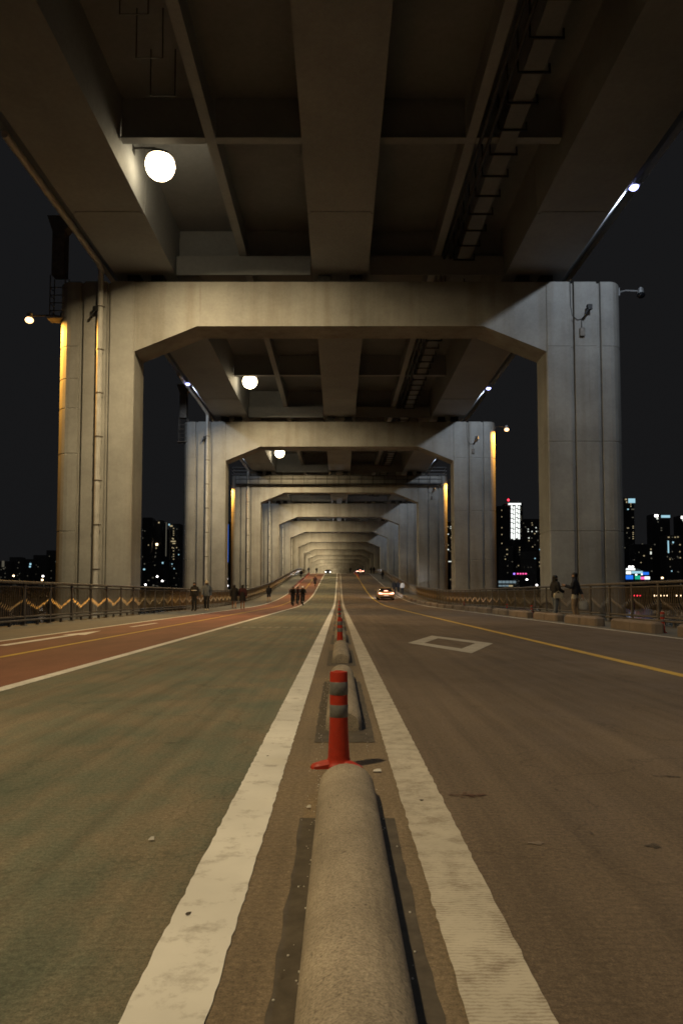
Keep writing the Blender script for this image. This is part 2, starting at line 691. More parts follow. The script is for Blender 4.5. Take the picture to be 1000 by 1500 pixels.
MED = []      # median blocks: start, end
for k in range(0, 18):
    y0 = 4.05 + 9.25 * (k - 1)
    for a, b_ in ((1.0, 4.25), (6.0, 8.68)):
        if y0 + a > -2.5 and not (k == 0 and a == 1.0):
            MED.append((y0 + a, y0 + b_))
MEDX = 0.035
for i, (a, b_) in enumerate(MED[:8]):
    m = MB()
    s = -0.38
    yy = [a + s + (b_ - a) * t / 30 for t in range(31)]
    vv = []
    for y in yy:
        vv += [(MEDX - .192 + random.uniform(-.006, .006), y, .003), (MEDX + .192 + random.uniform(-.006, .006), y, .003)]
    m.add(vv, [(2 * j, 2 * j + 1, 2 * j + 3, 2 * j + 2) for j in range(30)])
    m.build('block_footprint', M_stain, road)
def smear(name, x, y, rx, ry, mat, n_=16):
    mb = MB()
    for q in range(n_):
        a, cx, cy_ = random.uniform(.003, .010), random.gauss(x, rx * .5), random.gauss(y, ry * .5)
        k = 8
        mb.add([(cx + a * 1.5 * math.cos(2 * math.pi * i / k) * random.uniform(.6, 1.3), cy_ + a * math.sin(2 * math.pi * i / k) * random.uniform(.6, 1.3), .003 + .0001 * q) for i in range(k)], [tuple(range(k))])
    return mb.build(name, mat, road)


smear('rust_smear', .61, 3.45, .075, .035, M_spot, 34)
smear('oil_stain', 1.15, 2.76, .03, .025, M_joint, 14)
smear('oil_stain', 1.68, 3.8, .05, .02, M_joint, 14)
smear('oil_stain', 1.1, 2.1, .06, .012, M_joint, 12)
smear('paint_scuff', .74, 2.79, .03, .015, M_kerbb, 9)
smear('oil_stain', -1.05, 4.65, .05, .012, M_joint, 10)
for i in range(46):
    x, y = random.uniform(-2.6, 2.9), random.uniform(1.8, 9.0)
    if abs(x - MEDX) < 0.16:
        continue
    blob('tar_fleck', x, y, random.uniform(.004, .011), random.uniform(.005, .014), .0055, M_joint, road, 7, .4)
# pebbles and scraps of litter on the median strip
m = MB()
for i in range(240):
    s = random.choice((-1, 1)) if i % 3 else -1
    x = MEDX + s * (0.125 + abs(random.gauss(0, .025)))
    y = random.uniform(1.5, 9.0)
    r = random.uniform(.0015, .0042)
    m.sphere((x, y, .003 + r * .6), r, 5, 3, 0, (1, 1.2, .7))
tag(m.build('grit', M_litter), 'pale grit gathered along the foot of the median blocks', 'grit', None, 'stuff')
for (px, py, Y, w) in ((452, 1178, 3.24, .010), (552, 1127, 3.9, .022), (222, 1224, 2.82, .011)):
    p = at(px, py, Y)
    mb = MB()
    mb.add([(-w, -w * .5, 0.0), (w, -w * .6, 0.002), (w * .9, w * .5, .010), (-w * .8, w * .6, .004), (0, 0, .012)], [(0, 1, 4), (1, 2, 4), (2, 3, 4), (3, 0, 4), (3, 2, 1, 0)])
    tag(mb.build('litter_scrap', M_litter, None, (p.x, Y, .006)), {452: 'tiny white paper scrap left of the rounded median block', 552: 'flat white litter scrap just right of the orange post', 222: 'white litter scrap out on the green lane'}[px], 'litter')


# ------------------------------------------------------------------ median blocks and posts
def arch_block(L, w, h, flat=0.35):
    rings = []
    stations = [(0, .80), (0.025, .92), (.07, .985), (.14, 1.0)]
    seq = [(s, k) for s, k in stations] + [(L * .33, 1.0), (L * .66, 1.0)] + [(L - s, k) for s, k in reversed(stations)]
    for s, k in seq:
        ring = [(-w / 2 * k, s, 0), (-w / 2 * k, s, h * flat * k)]
        for i in range(1, 12):
            a = math.pi - math.pi * i / 12
            ring.append((w / 2 * k * math.cos(a), s, (h * flat + h * (1 - flat) * math.sin(a)) * k))
        ring += [(w / 2 * k, s, h * flat * k), (w / 2 * k, s, 0)]
        rings.append(ring)
    return MB().loft(rings)


me_a = arch_block(3.25, .25, .158).mesh('median_block', M_block, True)
me_b = arch_block(2.68, .25, .158).mesh('median_block', M_block, True)


def tilt(o, y):
    o.rotation_euler.x = math.atan((H(y + 1) - H(y - 1)) / 2)


for i, (a, b_) in enumerate(MED):
    o = link('median_block', me_a if b_ - a > 3.1 else me_b, None, (MEDX, a, H((a + b_) / 2) - (b_ - a) / 2 * (H(b_) - H(a)) / (b_ - a)))
    tilt(o, (a + b_) / 2)
    tag(o, 'rounded concrete block lying end to end with others between the white median lines', 'kerb block', 'median blocks between the white lines')


def post_tree():
    root = empty('delineator_post')
    base = MB()
    base.lathe([(.062, 0), (.064, .014), (.058, .022), (.052, .035), (.050, .05), (.046, .05)], 24)
    for a in (3.25, 1.3, 5.45):
        ca, sa = math.cos(a), math.sin(a)
        base.loft([[(ca * u - sa * wv, sa * u + ca * wv, zz) for wv, zz in ((-hw, 0), (-hw, hh_ * .6), (-hw * .6, hh_), (hw * .6, hh_), (hw, hh_ * .6), (hw, 0))] for u, hw, hh_ in ((.05, .03, .04), (.09, .028, .03), (.118, .024, .022), (.128, .012, .012))])
    base.build('base', M_orange, root, None, True)
    body = MB()
    body.lathe([(.0495, .045), (.047, .10), (.042, .22), (.040, .500), (.038, .508), (.020, .512), (.019, .509)], 20)
    body.build('tube', M_orange, root, None, True)
    for z in (.265, .385):
        MB().lathe([(.0402, z), (.0422, z + .003), (.0422, z + .067), (.0402, z + .07)], 20).build('reflective_band', M_band, root, None, True)
    return root


post0 = post_tree()
first = [True]


def put_post(x, y, label, group=None, rz=0.0, tip=0.0):
    o = post0 if first[0] else copy_tree(post0)
    first[0] = False
    o.location = (x, y, H(y))
    o.rotation_euler = (tip, 0, rz)
    o.scale = (1.2, 1.2, 1.0)
    tag(o, label, 'delineator post', group)
    return o


put_post(.0, 4.02, 'orange delineator post standing between the two nearest rounded median blocks', None, 0.15)
for k in range(1, 7):
    put_post(.02, 4.05 + 9.22 * k, 'orange and grey banded post in the row along the median', 'posts along the median', k * .8)
for y in (18.2, 30.5, 35.0, 47.0):
    put_post(7.95, y, 'orange post standing in a gap of the right kerb blocks', 'posts among the kerb blocks', y)
for k in range(19):
    put_post(XR_YEL + .1, 146 + 2.6 * k, 'orange post in the close row along the yellow line on the hump', 'posts along the yellow line', k)
for k in range(24):
    put_post(XB_L + .02, 101 + 3.1 * k, 'orange post in the row along the outer edge of the red cycle lane', 'posts along the cycle lane', k)

# kerb blocks beside the right footpath, laid in pairs
kb = MB()
kb.bbox(-.15, .15, 0, 1.44, 0, .28, .06)
kme = kb.mesh('kerb_block', M_kerbb, False)
y = 13.7
while y < 108:
    for q in (0, 1.455):
        o = link('kerb_block', kme, None, (7.72 + random.uniform(-.03, .03), y + q, H(y + q + .8) - .8 * (H(y + q + 1.6) - H(y + q)) / 1.6))
        o.rotation_euler = (0, 0, random.uniform(-.018, .018))
        tilt(o, y + q + .8)
        tag(o, 'oblong concrete kerb block beside the right footpath', 'kerb block', 'kerb blocks along the right footpath')
    y += 2.9 + random.uniform(.95, 1.25)

# ------------------------------------------------------------------ piers
D1, S = 36.5, 30.2
NP = 16
TOP, BBOT, HBOT = 16.8, 14.5, 13.2
CI, CO, CD = 10.38, 14.35, 0.95     # column inner edge, outer edge, half depth (about the axis DX)


def column_mesh(side, zb):
    def section(inset):
        i = inset
        pts = []
        w = CO - CI
        g = .22
        f = -CD + i
        f0 = -CD if side < 0 else f
        i0 = 0 if side < 0 else i
        fr = [(0.06 + i0, f0), (1.22, f0), (1.24, f0 + g), (1.41, f0 + g), (1.43, f0), (2.55, f0), (2.57, f0 + g), (2.75, f0 + g), (2.77, f), (w - .75, f)]
        rad = [(w - .75 + (.75 - i) * math.sin(a), -(CD - i) + (CD - i) * (1 - math.cos(a)) * .999) for a in [R(15) * k for k in range(1, 7)]]
        half = fr + rad
        pts = half + [(u, -v) for u, v in reversed(half[:-1])]
        pts += [(0 + i0, CD - .06), (0 + i0, -CD + .06)]
        return pts
    zs = [(zb, 0)]
    for z in ((4.1, 8.0, 10.3, 11.8, 13.45) if side < 0 else (4.1, 8.6, 13.45)):
        if z > zb + .5:
            zs += [(z - .03, 0), (z - .015, .018), (z + .015, .018), (z + .03, 0)]
    zs += [(TOP - .04, 0), (TOP, .04)]
    rings = []
    for z, ins in zs:
        rings.append([(DX + side * (CI + u), v, z) for u, v in section(ins)])
    return MB().loft(rings).mesh('column', M_pier, False)


colL, colR = column_mesh(-1, -9), column_mesh(1, -9)
bp = [(DX - CI, HBOT), (DX - CI + 3.15, BBOT), (DX + CI - 3.15, BBOT), (DX + CI, HBOT), (DX + CI, TOP - .012), (DX - CI, TOP - .012)]
bmb = MB().prism_y(bp, -CD + .035, CD - .035)
# shallow formwork joints across the face
beam_me = bmb.mesh('crossbeam', M_pier)
lab = {0: 'tall concrete portal pier with orange lamp and ladder at one shoulder, spanning the road',
       1: 'concrete portal pier whose right column is edged by an orange lamp',
       2: 'concrete portal pier with a railed service walkway along its crossbeam'}
for k in range(NP):
    y = D1 + S * k + CD
    r = empty('portal_pier', (0, y, 0))
    link('column', colL, r)
    link('column', colR, r)
    link('crossbeam', beam_me, r)
    tag(r, lab.get(k, 'plain concrete portal pier farther along the road beyond the one with a walkway'), 'bridge pier', 'portal piers of the upper bridge')

# ------------------------------------------------------------------ upper deck
SOF, SLAB = 17.36, 19.9
up = empty('upper_deck', (0, 0, SOF))
tag(up, 'upper bridge deck of three box girders resting on the portal piers', 'bridge deck')


def upz(p):
    return [(x, z - SOF) for x, z in p]


def extr(poly, name, y0, y1, mat):
    return MB().prism_y(upz(poly), y0, y1).build(name, mat, up)


edges = [-30.0] + [D1 + S * k - 5.6 for k in range(NP + 1)]
box_c = [(DX - 1.42, SOF), (DX + 1.42, SOF), (DX + 1.52, SLAB - .01), (DX - 1.52, SLAB - .01)]
box_r = [(DX + 8.45, SOF), (DX + 11.55, SOF), (DX + 12.78, 18.78), (DX + 12.78, 19.0), (DX + 12.2, SLAB - .01), (DX + 8.35, SLAB - .01)]
box_l = [(2 * DX - x, z) for x, z in reversed(box_r)]
segs = {}
for i in range(len(edges) - 1):
    a, b_ = edges[i] + .02, edges[i + 1] - .02
    for nm, poly in (('box_girder', box_l), ('box_girder', box_c), ('box_girder', box_r)):
        extr(poly, nm, a, b_, M_girder)
    # splice plates across the soffit joints
    if i:
        for x0, x1 in ((DX - 11.4, DX - 8.6), (DX - 1.3, DX + 1.3), (DX + 8.6, DX + 11.4)):
            MB().box(x0, x1, edges[i] - .16, edges[i] + .16, -.022, .004).build('splice_plate', M_girder, up)
MB().box(DX - 13.3, DX + 13.3, -30, edges[-1], SLAB - SOF, SLAB - SOF + .3).build('deck_slab', M_slabu, up)
for s in (-1, 1):
    MB().prism_y(upz([(DX + s * 12.9, SLAB - .75), (DX + s * 13.35, SLAB - .75), (DX + s * 13.35, SLAB + 1.2), (DX + s * 13.1, SLAB + 1.2), (DX + s * 13.0, SLAB - .02)]), -30, edges[-1]).build('parapet', M_girder, up)
STZ = 18.25
for i in range(len(edges) - 1):
    a, b_ = edges[i] + .01, edges[i + 1] - .01
    for x in (DX - 4.95, DX + 4.95):
        mb = MB()
        mb.box(x - .19, x + .19, a, b_, STZ - SOF, STZ - SOF + .04)
        mb.box(x - .02, x + .02, a, b_, STZ - SOF + .04, SLAB - SOF - .004)
        mb.build('stringer', M_girder, up)
for k in range(NP):
    yp = D1 + S * k
    for off, fl in ((-28.9, .2), (-18.8, .2), (-9.3, .2), (1.0, .35)):
        y = yp + off
        if y < 15:
            continue
        for x0, x1 in ((DX - 8.37, DX - 5.15), (DX - 4.75, DX - 1.5), (DX + 1.5, DX + 4.75), (DX + 5.15, DX + 8.37)):
            mb = MB()
            mb.box(x0, x1, y - fl, y + fl, STZ - SOF - .006, STZ - SOF + .036)
            mb.box(x0, x1, y - .03, y + .03, STZ - SOF + .036, SLAB - SOF - .006)
            mb.build('cross_girder', M_girder, up)
    # bearings
    for x in (-10.6, -9.4, -.8, .8, 9.4, 10.6):
        mb = MB()
        mb.box(DX + x - .42, DX + x + .42, yp + .45, yp + 1.35, TOP - SOF + .006, TOP - SOF + .22)
        mb.box(DX + x - .32, DX + x + .32, yp + .55, yp + 1.25, TOP - SOF + .221, -.003)
        mb.build('bearing', M_bear, up)
    # the deep diaphragm over each pier
    for x0, x1 in ((DX - 8.35, DX - 1.52), (DX + 1.52, DX + 8.35)):
        MB().box(x0, x1, yp + .25, yp + .34, TOP - SOF + .45, STZ - SOF - .02).build('diaphragm', M_girder, up)


# cable tray on the right bay: plate, crossbars with an upturned end, hangers
tray = empty('cable_tray', (0, 0, 18.0))
tag(tray, 'long cable tray with crossbars hung under the right bay of the upper deck', 'cable tray')
MB().box(DX + 5.95, DX + 6.62, 14, 330, 0.05, .075).build('tray_plate', M_slabu, tray)
y = 14.2
bar_me = MB()
bar_me.box(5.75, 6.85, -.025, .025, -.02, .045)
bar_me.box(6.79, 6.845, -.024, .024, .046, .32)
bar_me.box(5.76, 5.81, -.024, .024, .046, 1.88)
bar_me = bar_me.mesh('tray_bar', M_dark)
while y < 135:
    link('tray_bar', bar_me, tray, (DX, y, 0))
    y += 1.5
for x in (5.3, 5.62):
    MB().tube([(DX + x, 14, .12), (DX + x, 330, .12)], .07, 8).build('conduit', M_dark, tray)
ph = empty('pipe_hanger', (0, 0, 18.0))
tag(ph, 'row of thin steel hanger frames under the left bay near the big lamp', 'hanger frame')
for y in (19.2, 21.0, 22.8, 24.6):
    mb = MB()
    xa, xb = DX - 6.6, DX - 5.75
    mb.tube([(xa, y, 1.88), (xa, y, .2), (xb, y, .2), (xb, y, 1.88)], .022, 6)
    mb.build('hanger', M_dark, ph)
tag(ph)


# ------------------------------------------------------------------ lamps
E_warm = emit('warm_lens', (1.0, 0.80, 0.48), 13)
E_warm.cycles.emission_sampling = 'FRONT'
E_cool = emit('cool_lens', (0.42, 0.45, 1.0), 6)
E_sod = emit('sodium_lens', (1.0, 0.56, 0.24), 4.0)


def spot(name, parent, loc, aim, power, color, size, blend=.4, rad=.15):
    d = bpy.data.lights.new(name, 'SPOT')
    d.energy = power
    d.color = color
    d.spot_size = R(size)
    d.spot_blend = blend
    d.shadow_soft_size = rad
    o = bpy.data.objects.new(name, d)
    col.objects.link(o)
    o.parent = parent
    o.location = loc
    v = Vector(aim).normalized()
    o.rotation_euler = v.to_track_quat('-Z', 'Y').to_euler()
    return o


def disk(name, parent, loc, aim, power, color, size, spread=180):
    d = bpy.data.lights.new(name, 'AREA')
    d.shape = 'DISK'
    d.size = size
    d.energy = power
    d.color = color
    d.spread = R(spread)
    o = bpy.data.objects.new(name, d)
    col.objects.link(o)
    o.parent = parent
    o.location = loc
    o.rotation_euler = Vector(aim).normalized().to_track_quat('-Z', 'Y').to_euler()
    return o


def flood_lamp(x, y, z, label, group, power, lens_r=.60):
    r = empty('flood_lamp', (x, y, z))
    h = MB()
    h.lathe([(.05, .66), (.12, .64), (.20, .56), (.40, .46), (.55, .34), (.56, .27), (.53, .27), (.40, .40)], 24)
    h.build('housing', M_dark, r, None, True)
    MB().lathe([(.001, -.60), (lens_r * .30, -.57), (lens_r * .58, -.49), (lens_r * .80, -.37), (lens_r * .94, -.20), (lens_r, -.02), (lens_r * .96, .14), (lens_r * .84, .28), (lens_r * .66, .38)], 24).build('lens', E_warm, r, None, True)
    br = MB()
    br.tube([(-.0, 0, .6), (-.25, 0, .72), (DX - 8.41 - x, 0, .72)], .045, 8)
    br.bbox(DX - 8.41 - x, DX - 8.41 - x + .03, -.18, .18, .52, .92, .005)
    br.build('bracket', M_dark, r)
    disk('lamp_light', r, (0, 0, -.64), (0.13, .28, -1), power, (1.0, .765, .425), .62, 144)
    tag(r, label, 'flood lamp', group)
    return r


LY = 28.9
for k in range(-1, NP):
    flood_lamp(DX - 7.30, LY + S * k, 18.30,
               {0: 'large glowing warm flood lamp before the pier with the ladder', 1: 'warm round flood lamp between the first two portal piers'}.get(k, 'small warm flood lamp hung under the left bay farther along'),
               'warm flood lamps under the left bay', 1650)


def edge_lamp(side, y, label, power):
    x = DX + side * 12.32
    r = empty('edge_lamp', (x, y, 18.06))
    h = MB()
    h.bbox(-.12 + side * .1, .12 + side * .1, -.2, .2, .03, .14, .03)
    h.build('housing', M_galv, r)
    MB().lathe([(.001, -.13), (.10, -.11), (.17, -.05), (.2, 0), (.2, .02)], 18).build('lens', E_cool, r, None, True)
    MB().tube([(side * .1, 0, .12), (side * .3, 0, .2), (side * .45, 0, .62)], .03, 8).build('bracket', M_galv, r)
    spot('lamp_light', r, (side * .04, 0, -.15), (0, .25, -1), power, (.78, .88, 1.0), 164, .25, .06)
    tag(r, label, 'edge lamp', 'white lamps on the deck edges')


for k in range(-1, 6):  # first lamp, unseen behind the camera, is added as fill for the foreground
    edge_lamp(1, 30.1 + S * k, {0: 'bright bluish lamp on the deck edge beside the right column without orange light', 1: 'bluish lamp on the right deck edge above the column edged in orange'}.get(k, 'small bluish lamp on the right deck edge'), 1050 if k < 2 else 560)
for k in range(1, 5):
    edge_lamp(-1, 28.8 + S * k, 'bluish lamp on the left deck edge beside the silver pipe' if k == 1 else 'small bluish lamp on the left deck edge farther on', 900 if k == 1 else 450)


def sodium(side, k, z, power, label, lit=True, arm=1.0):
    y = D1 + S * k + .25
    xo = DX + side * CO
    r = empty('bracket_lamp', (xo, y, z))
    b = MB()
    b.tube([(-side * .05, .6, .35), (side * .35, .45, .42), (side * (arm - .05), .2, .28)], .04, 8)
    b.bbox(-side * .0 - .04, -side * .0 + .04, .4, .8, .15, .55, .01)
    b.build('bracket', M_dark if lit else M_galv, r)
    h = MB()
    h.lathe([(.05, -.35), (.13, -.28), (.16, -.05), (.19, .12), (.17, .14)], 16, (side * arm, .15, .12), 0, 'Z')
    hm = h.build('housing', M_galv, r, None, True)
    for v in hm.data.vertices:      # tip the bell over
        v.co.z = .24 - v.co.z
    MB().sphere((side * arm, .13, .04), .21, 14, 8, 0, (1, 1, .75)).build('lens', E_sod if lit else M_glass, r, None, True)
    if lit:
        spot('lamp_light', r, (side * arm, .13, -.16), (-side * .45, .1, -1), power, (1.0, .46, .07), 140, .5, .1)
    tag(r, label, 'bracket lamp', 'lamps on the column shoulders')


sodium(-1, 0, 14.9, 5000, 'orange lamp on a bracket below the caged ladder', True, 1.5)
sodium(1, 0, 16.2, 0, 'unlit lamp on a bracket at the shoulder of a right column', False)
sodium(1, 1, 16.1, 3800, 'orange lamp on the outer shoulder of the second right column')
sodium(1, 2, 15.9, 3800, 'orange lamp beside the right column that carries the service walkway')
sodium(-1, 2, 15.2, 3800, 'orange lamp behind the left column that carries the service walkway')


# ------------------------------------------------------------------ drain pipes, ladders, walkway, small fittings
def drain_pipe(k):
    yf = D1 + S * k
    r = empty('drain_pipe', (DX - 12.05, yf - .20, -8))
    zt = TOP + .5
    MB().tube([(0, 0, 0), (0, 0, zt + 8), (-.05, -.25, zt + 8.25), (-.4, -2.2, 26.05), (-.6, -9.5, 26.25)], .145, 12).build('pipe', M_pipe, r, None, True)
    for z in (2.2, 4.4, 6.6, 8.8, 11, 13.2, 15.4):
        c = MB()
        c.lathe([(.146, -.03), (.162, -.03), (.162, .03), (.146, .03)], 12, (0, 0, z + 8))
        c.box(.14, .24, -.03, .03, z + 7.97, z + 8.03)
        c.box(-.03, .03, .14, .198, z + 7.97, z + 8.03)
        c.build('pipe_clamp', M_rail, r)
    tag(r, {0: 'long pale drain pipe down the left column with the orange lamp', 1: 'silver drain pipe curving from the deck edge down the second left column'}.get(k, 'pale drain pipe down a left column farther along'), 'drain pipe', 'drain pipes on the left columns')


for k in range(0, 7):
    drain_pipe(k)


def ladder(k):
    yf = D1 + S * k + .4
    x = DX - 14.35
    r = empty('access_ladder', (x, yf, 15.0))
    b = MB()
    b.bbox(-.33, .33, -.3, .3, 2.2, 4.5, .03)
    b.prism_y([(-.33, 4.5), (.33, 4.5), (1.0, 5.3), (-.6, 5.3)], -.3, .3)
    b.build('shaft_box', M_rail, r)
    p = MB()
    for sx in (-.38, .38):
        p.tube([(sx, -.25, 0), (sx, -.25, 2.2)], .03, 6)
        p.tube([(sx, .3, 0), (sx, .3, 2.2)], .03, 6)
    p.build('stile', M_rail, r)
    for z in (.35, .75, 1.15, 1.55):
        MB().tube([(-.38, .3, z), (-.38, -.25, z), (.38, -.25, z), (.38, .3, z)], .025, 6).build('rung', M_rail, r)
    MB().bbox(-.5, .5, -.32, .4, -.06, 0, .01).build('platform', M_rail, r)
    MB().tube([(.5, .1, -.05), (.95, .1, -.35)], .04, 6).build('brace', M_rail, r)
    tag(r, ['dark caged ladder hanging above the orange lamp on the left column', 'caged ladder hanging beside the second left column', 'caged ladder hanging beside a left column farther on'][min(k, 2)], 'ladder', 'ladders at the left columns')


ladder(0)
ladder(1)

w = empty('service_walkway', (0, D1 + S * 2 - .5, 0))
tag(w, 'railed steel walkway along the crossbeam of the third pier and round its column', 'walkway')
yy = D1 + S * 2
MB().box(DX - 13.6, DX + 13.4, -.42, .42, TOP - 1.30, TOP - 1.22).build('deck_plate', M_dark, w)
for z in (TOP - .72, TOP - .25):
    MB().tube([(DX - 13.6, -.4, z), (DX + 13.4, -.4, z)], .035, 6).build('hand_rail', M_dark, w)
x = -13.6
while x <= 13.5:
    MB().tube([(DX + x, -.4, TOP - 1.45), (DX + x, -.4, TOP - .25)], .035, 6).build('rail_post', M_dark, w)
    x += 1.5
for z in (TOP + .05, TOP + .5, TOP + .95):
    for s in (-1, 1):
        MB().tube([(DX + s * 10.2, -.1, z), (DX + s * 14.1, -.1, z), (DX + s * 14.1, 2.2, z)], .03, 6).build('column_rail', M_galv, w)


def fitting(k, side, z, label):
    yf = D1 + S * k
    x = DX + side * 12.35
    r = empty('security_camera', (x, yf, z))
    c = MB()
    c.tube([(.12, -.02, .1), (.10, -.28, .05)], .03, 8)
    c.bbox(-.02, .24, -.42, -.2, -.08, .18, .03)
    c.tube([(.10, -.32, 0), (-.12, -.36, -.34)], [.075, .06], 10)
    c.build('camera_body', M_black, r, None, True)
    if side > 0:
        b = MB()
        b.bbox(-.32, -.06, -.13, -.012, -1.35, -.92, .02)
        b.build('junction_box', M_rail, r)
        cb = MB()
        pts = [(-.75, -.03, 1.6), (-.74, -.03, .2), (-.66, -.03, -.28), (-.42, -.04, -.5), (-.2, -.05, -.46), (-.05, -.2, -.3)]
        cb.tube(pts, .018, 6)
        cb.tube([(-.2, -.06, -.5), (-.2, -.06, -.95)], .014, 6)
        cb.build('cable', M_black, r)
    tag(r, label, 'camera', 'cameras fixed to the columns')


fitting(0, 1, 15.3, 'dark camera with junction box and cable on the nearest right column')
fitting(1, 1, 15.2, 'dark camera with junction box on the second right column')
fitting(2, 1, 14.9, 'dark camera below the walkway on the third right column')
fitting(0, -1, 15.2, 'dark camera beside the pipe on the nearest left column')
fitting(1, -1, 15.2, 'dark camera beside the silver pipe on the second left column')

# ------------------------------------------------------------------ railings
BAR_N, PAN = 14, 2.0


def bar_mesh(t, side):
    zb = .50 + .25 * abs(2 * t - 1)
    path = [(0, .0, 1.17), (.0, .05, 1.0), (-.01, .10, zb + .22), (-.014, .085, zb + .07), (.0, .0, zb + .015), (.022, -.11, zb - .035), (.026, -.14, zb - .075), (.012, -.12, zb - .15), (.0, -.10, .27)]
    rings = []
    for i, (xo, yo, z) in enumerate(path):
        p = Vector((-side * xo, yo, z))
        hw, ht = .0095, .011
        rings.append([(p.x - hw, p.y - ht, z), (p.x + hw, p.y - ht, z), (p.x + hw, p.y + ht, z), (p.x - hw, p.y + ht, z)])
    return MB().loft(rings)


bars_done = {}
for side, lbl in ((-1, 'long metal railing with wavy bronze bars beside the footpath and cycle lane'), (1, 'long metal railing with wavy bronze bars behind the concrete kerb blocks')):
    X = side * XRAIL
    r = empty('railing', (X, 0, 0))
    tag(r, lbl, 'railing', 'railings of the lower deck')
    yy = ys(10, 300, 2.0)
    for nm, z, rad, inx in (('top_rail', 1.31, .048, 0), ('upper_rail', 1.185, .026, 0), ('lower_rail', .265, .034, 0), ('bottom_rail', .155, .034, -side * .03)):
        MB().tube([(inx, y, H(y) + z) for y in yy], rad, 8).build(nm, M_rail, r, None, True)
    pm = MB()
    pm.bbox(-.035, .035, -.05, .05, 0, 1.27, .006)
    pm.bbox(-.08, .08, -.09, .09, 0, .03, .01)
    pm = pm.mesh('post', M_rail)
    fm = MB().box(-.03, .03, -.05, .05, 0, .13).mesh('foot', M_rail)
    bms = [bar_mesh(j / (BAR_N - 1), side) for j in range(BAR_N)]
    meshes = [b.mesh('baluster', M_bar) for b in bms]
    rest = MB()
    n, y = 0, 10.6 if side < 0 else 10.2
    pan = 0
    while y < 210:
        link('post', pm, r, (0, y, H(y)))
        if pan % 1 == 0 and y < 80:
            link('foot', fm, r, (0, y + 1.0, H(y + 1)))
        for j in range(BAR_N):
            yb = y + .1 + (PAN - .2) * (j + .5) / BAR_N
            if y > 19.2 and n < 296:
                link('baluster', meshes[j], r, (random.uniform(-.004, .004), yb + random.uniform(-.012, .012), H(yb) + random.uniform(-.018, .012)))
                n += 1
            elif y > 19.2:
                hb = H(yb)
                rest.add([(a, b_ + yb, c + hb) for a, b_, c in bms[j].v], bms[j].f)
        y += PAN
        pan += 1
    tag(rest.build('baluster', M_bar, r), kind='stuff')

# ------------------------------------------------------------------ people
SKIN = simple('skin', (0.42, 0.25, 0.17), 0.55, 0, 0.1)
HAIR = simple('black_hair', (0.012, 0.010, 0.009), 0.5)
CLOTH = {}


def cloth(name, c):
    if name not in CLOTH:
        CLOTH[name] = simple('cloth_' + name, c, 0.85, 0, 0.18, 14, 0.1)
    return CLOTH[name]


C_black = cloth('black', (0.014, 0.014, 0.016))
C_navy = cloth('navy', (0.022, 0.024, 0.034))
C_grey = cloth('slate', (0.10, 0.115, 0.135))
C_jean = cloth('jean', (0.12, 0.14, 0.17))
C_tan = cloth('tan', (0.28, 0.20, 0.13))
C_cream = cloth('cream', (0.50, 0.46, 0.36))
C_white = cloth('white', (0.62, 0.60, 0.57))
C_wine = cloth('wine', (0.05, 0.016, 0.022))

STAND = dict(pelvis=(0, 0, .97), chest=(0, .005, 1.25), neck=(0, 0, 1.44), head=(0, .02, 1.585), crown=(0, .01, 1.66),
             ls=(-.175, 0, 1.40), le=(-.235, -.02, 1.13), lw=(-.245, .05, .89), lh=(-.245, .075, .82),
             rs=(.175, 0, 1.40), re=(.235, -.02, 1.13), rw=(.245, .05, .89), rh=(.245, .075, .82),
             lp=(-.09, 0, .92), lk=(-.10, .03, .50), la=(-.10, -.02, .09), lt=(-.11, .14, .045),
             rp=(.09, 0, .92), rk=(.10, .03, .50), ra=(.10, -.02, .09), rt=(.11, .14, .045))
WALK = dict(STAND, lk=(-.09, .17, .52), la=(-.09, .22, .10), lt=(-.10, .37, .06), rk=(.09, -.02, .50), ra=(.09, -.26, .13), rt=(.10, -.14, .045),
            le=(-.24, -.10, 1.14), lw=(-.24, -.10, .90), lh=(-.24, -.08, .82), re=(.24, .06, 1.14), rw=(.24, .20, .93), rh=(.24, .24, .86))
RIDE = dict(pelvis=(0, 0, .98), chest=(0, .20, 1.23), neck=(0, .34, 1.38), head=(0, .42, 1.50), crown=(0, .43, 1.575),
            ls=(-.17, .30, 1.35), le=(-.27, .46, 1.14), lw=(-.25, .64, 1.04), lh=(-.25, .70, 1.03),
            rs=(.17, .30, 1.35), re=(.27, .46, 1.14), rw=(.25, .64, 1.04), rh=(.25, .70, 1.03),
            lp=(-.09, .02, .95), lk=(-.12, .36, .78), la=(-.11, .26, .42), lt=(-.11, .40, .40),
            rp=(.09, .02, .95), rk=(.12, .28, .58), ra=(.11, .16, .18), rt=(.11, .30, .155))
RAD = dict(pelvis=.145, chest=.155, neck=.058, head=.092, crown=.072, ls=.068, le=.047, lw=.031, lh=.036, rs=.068, re=.047, rw=.031, rh=.036,
           lp=.098, lk=.062, la=.042, lt=.036, rp=.098, rk=.062, ra=.042, rt=.036)
BONES = [('pelvis', 'chest'), ('chest', 'neck'), ('neck', 'head'), ('head', 'crown'), ('chest', 'ls'), ('ls', 'le'), ('le', 'lw'), ('lw', 'lh'),
         ('chest', 'rs'), ('rs', 're'), ('re', 'rw'), ('rw', 'rh'), ('pelvis', 'lp'), ('lp', 'lk'), ('lk', 'la'), ('la', 'lt'), ('pelvis', 'rp'), ('rp', 'rk'), ('rk', 'ra'), ('ra', 'rt')]
TORSO = {('pelvis', 'chest'), ('chest', 'neck'), ('chest', 'ls'), ('chest', 'rs')}
UARM = {('ls', 'le'), ('rs', 're')}
LARM = {('le', 'lw'), ('re', 'rw')}
HIP = {('pelvis', 'lp'), ('pelvis', 'rp')}
THIGH = {('lp', 'lk'), ('rp', 'rk')}
SHANK = {('lk', 'la'), ('rk', 'ra')}
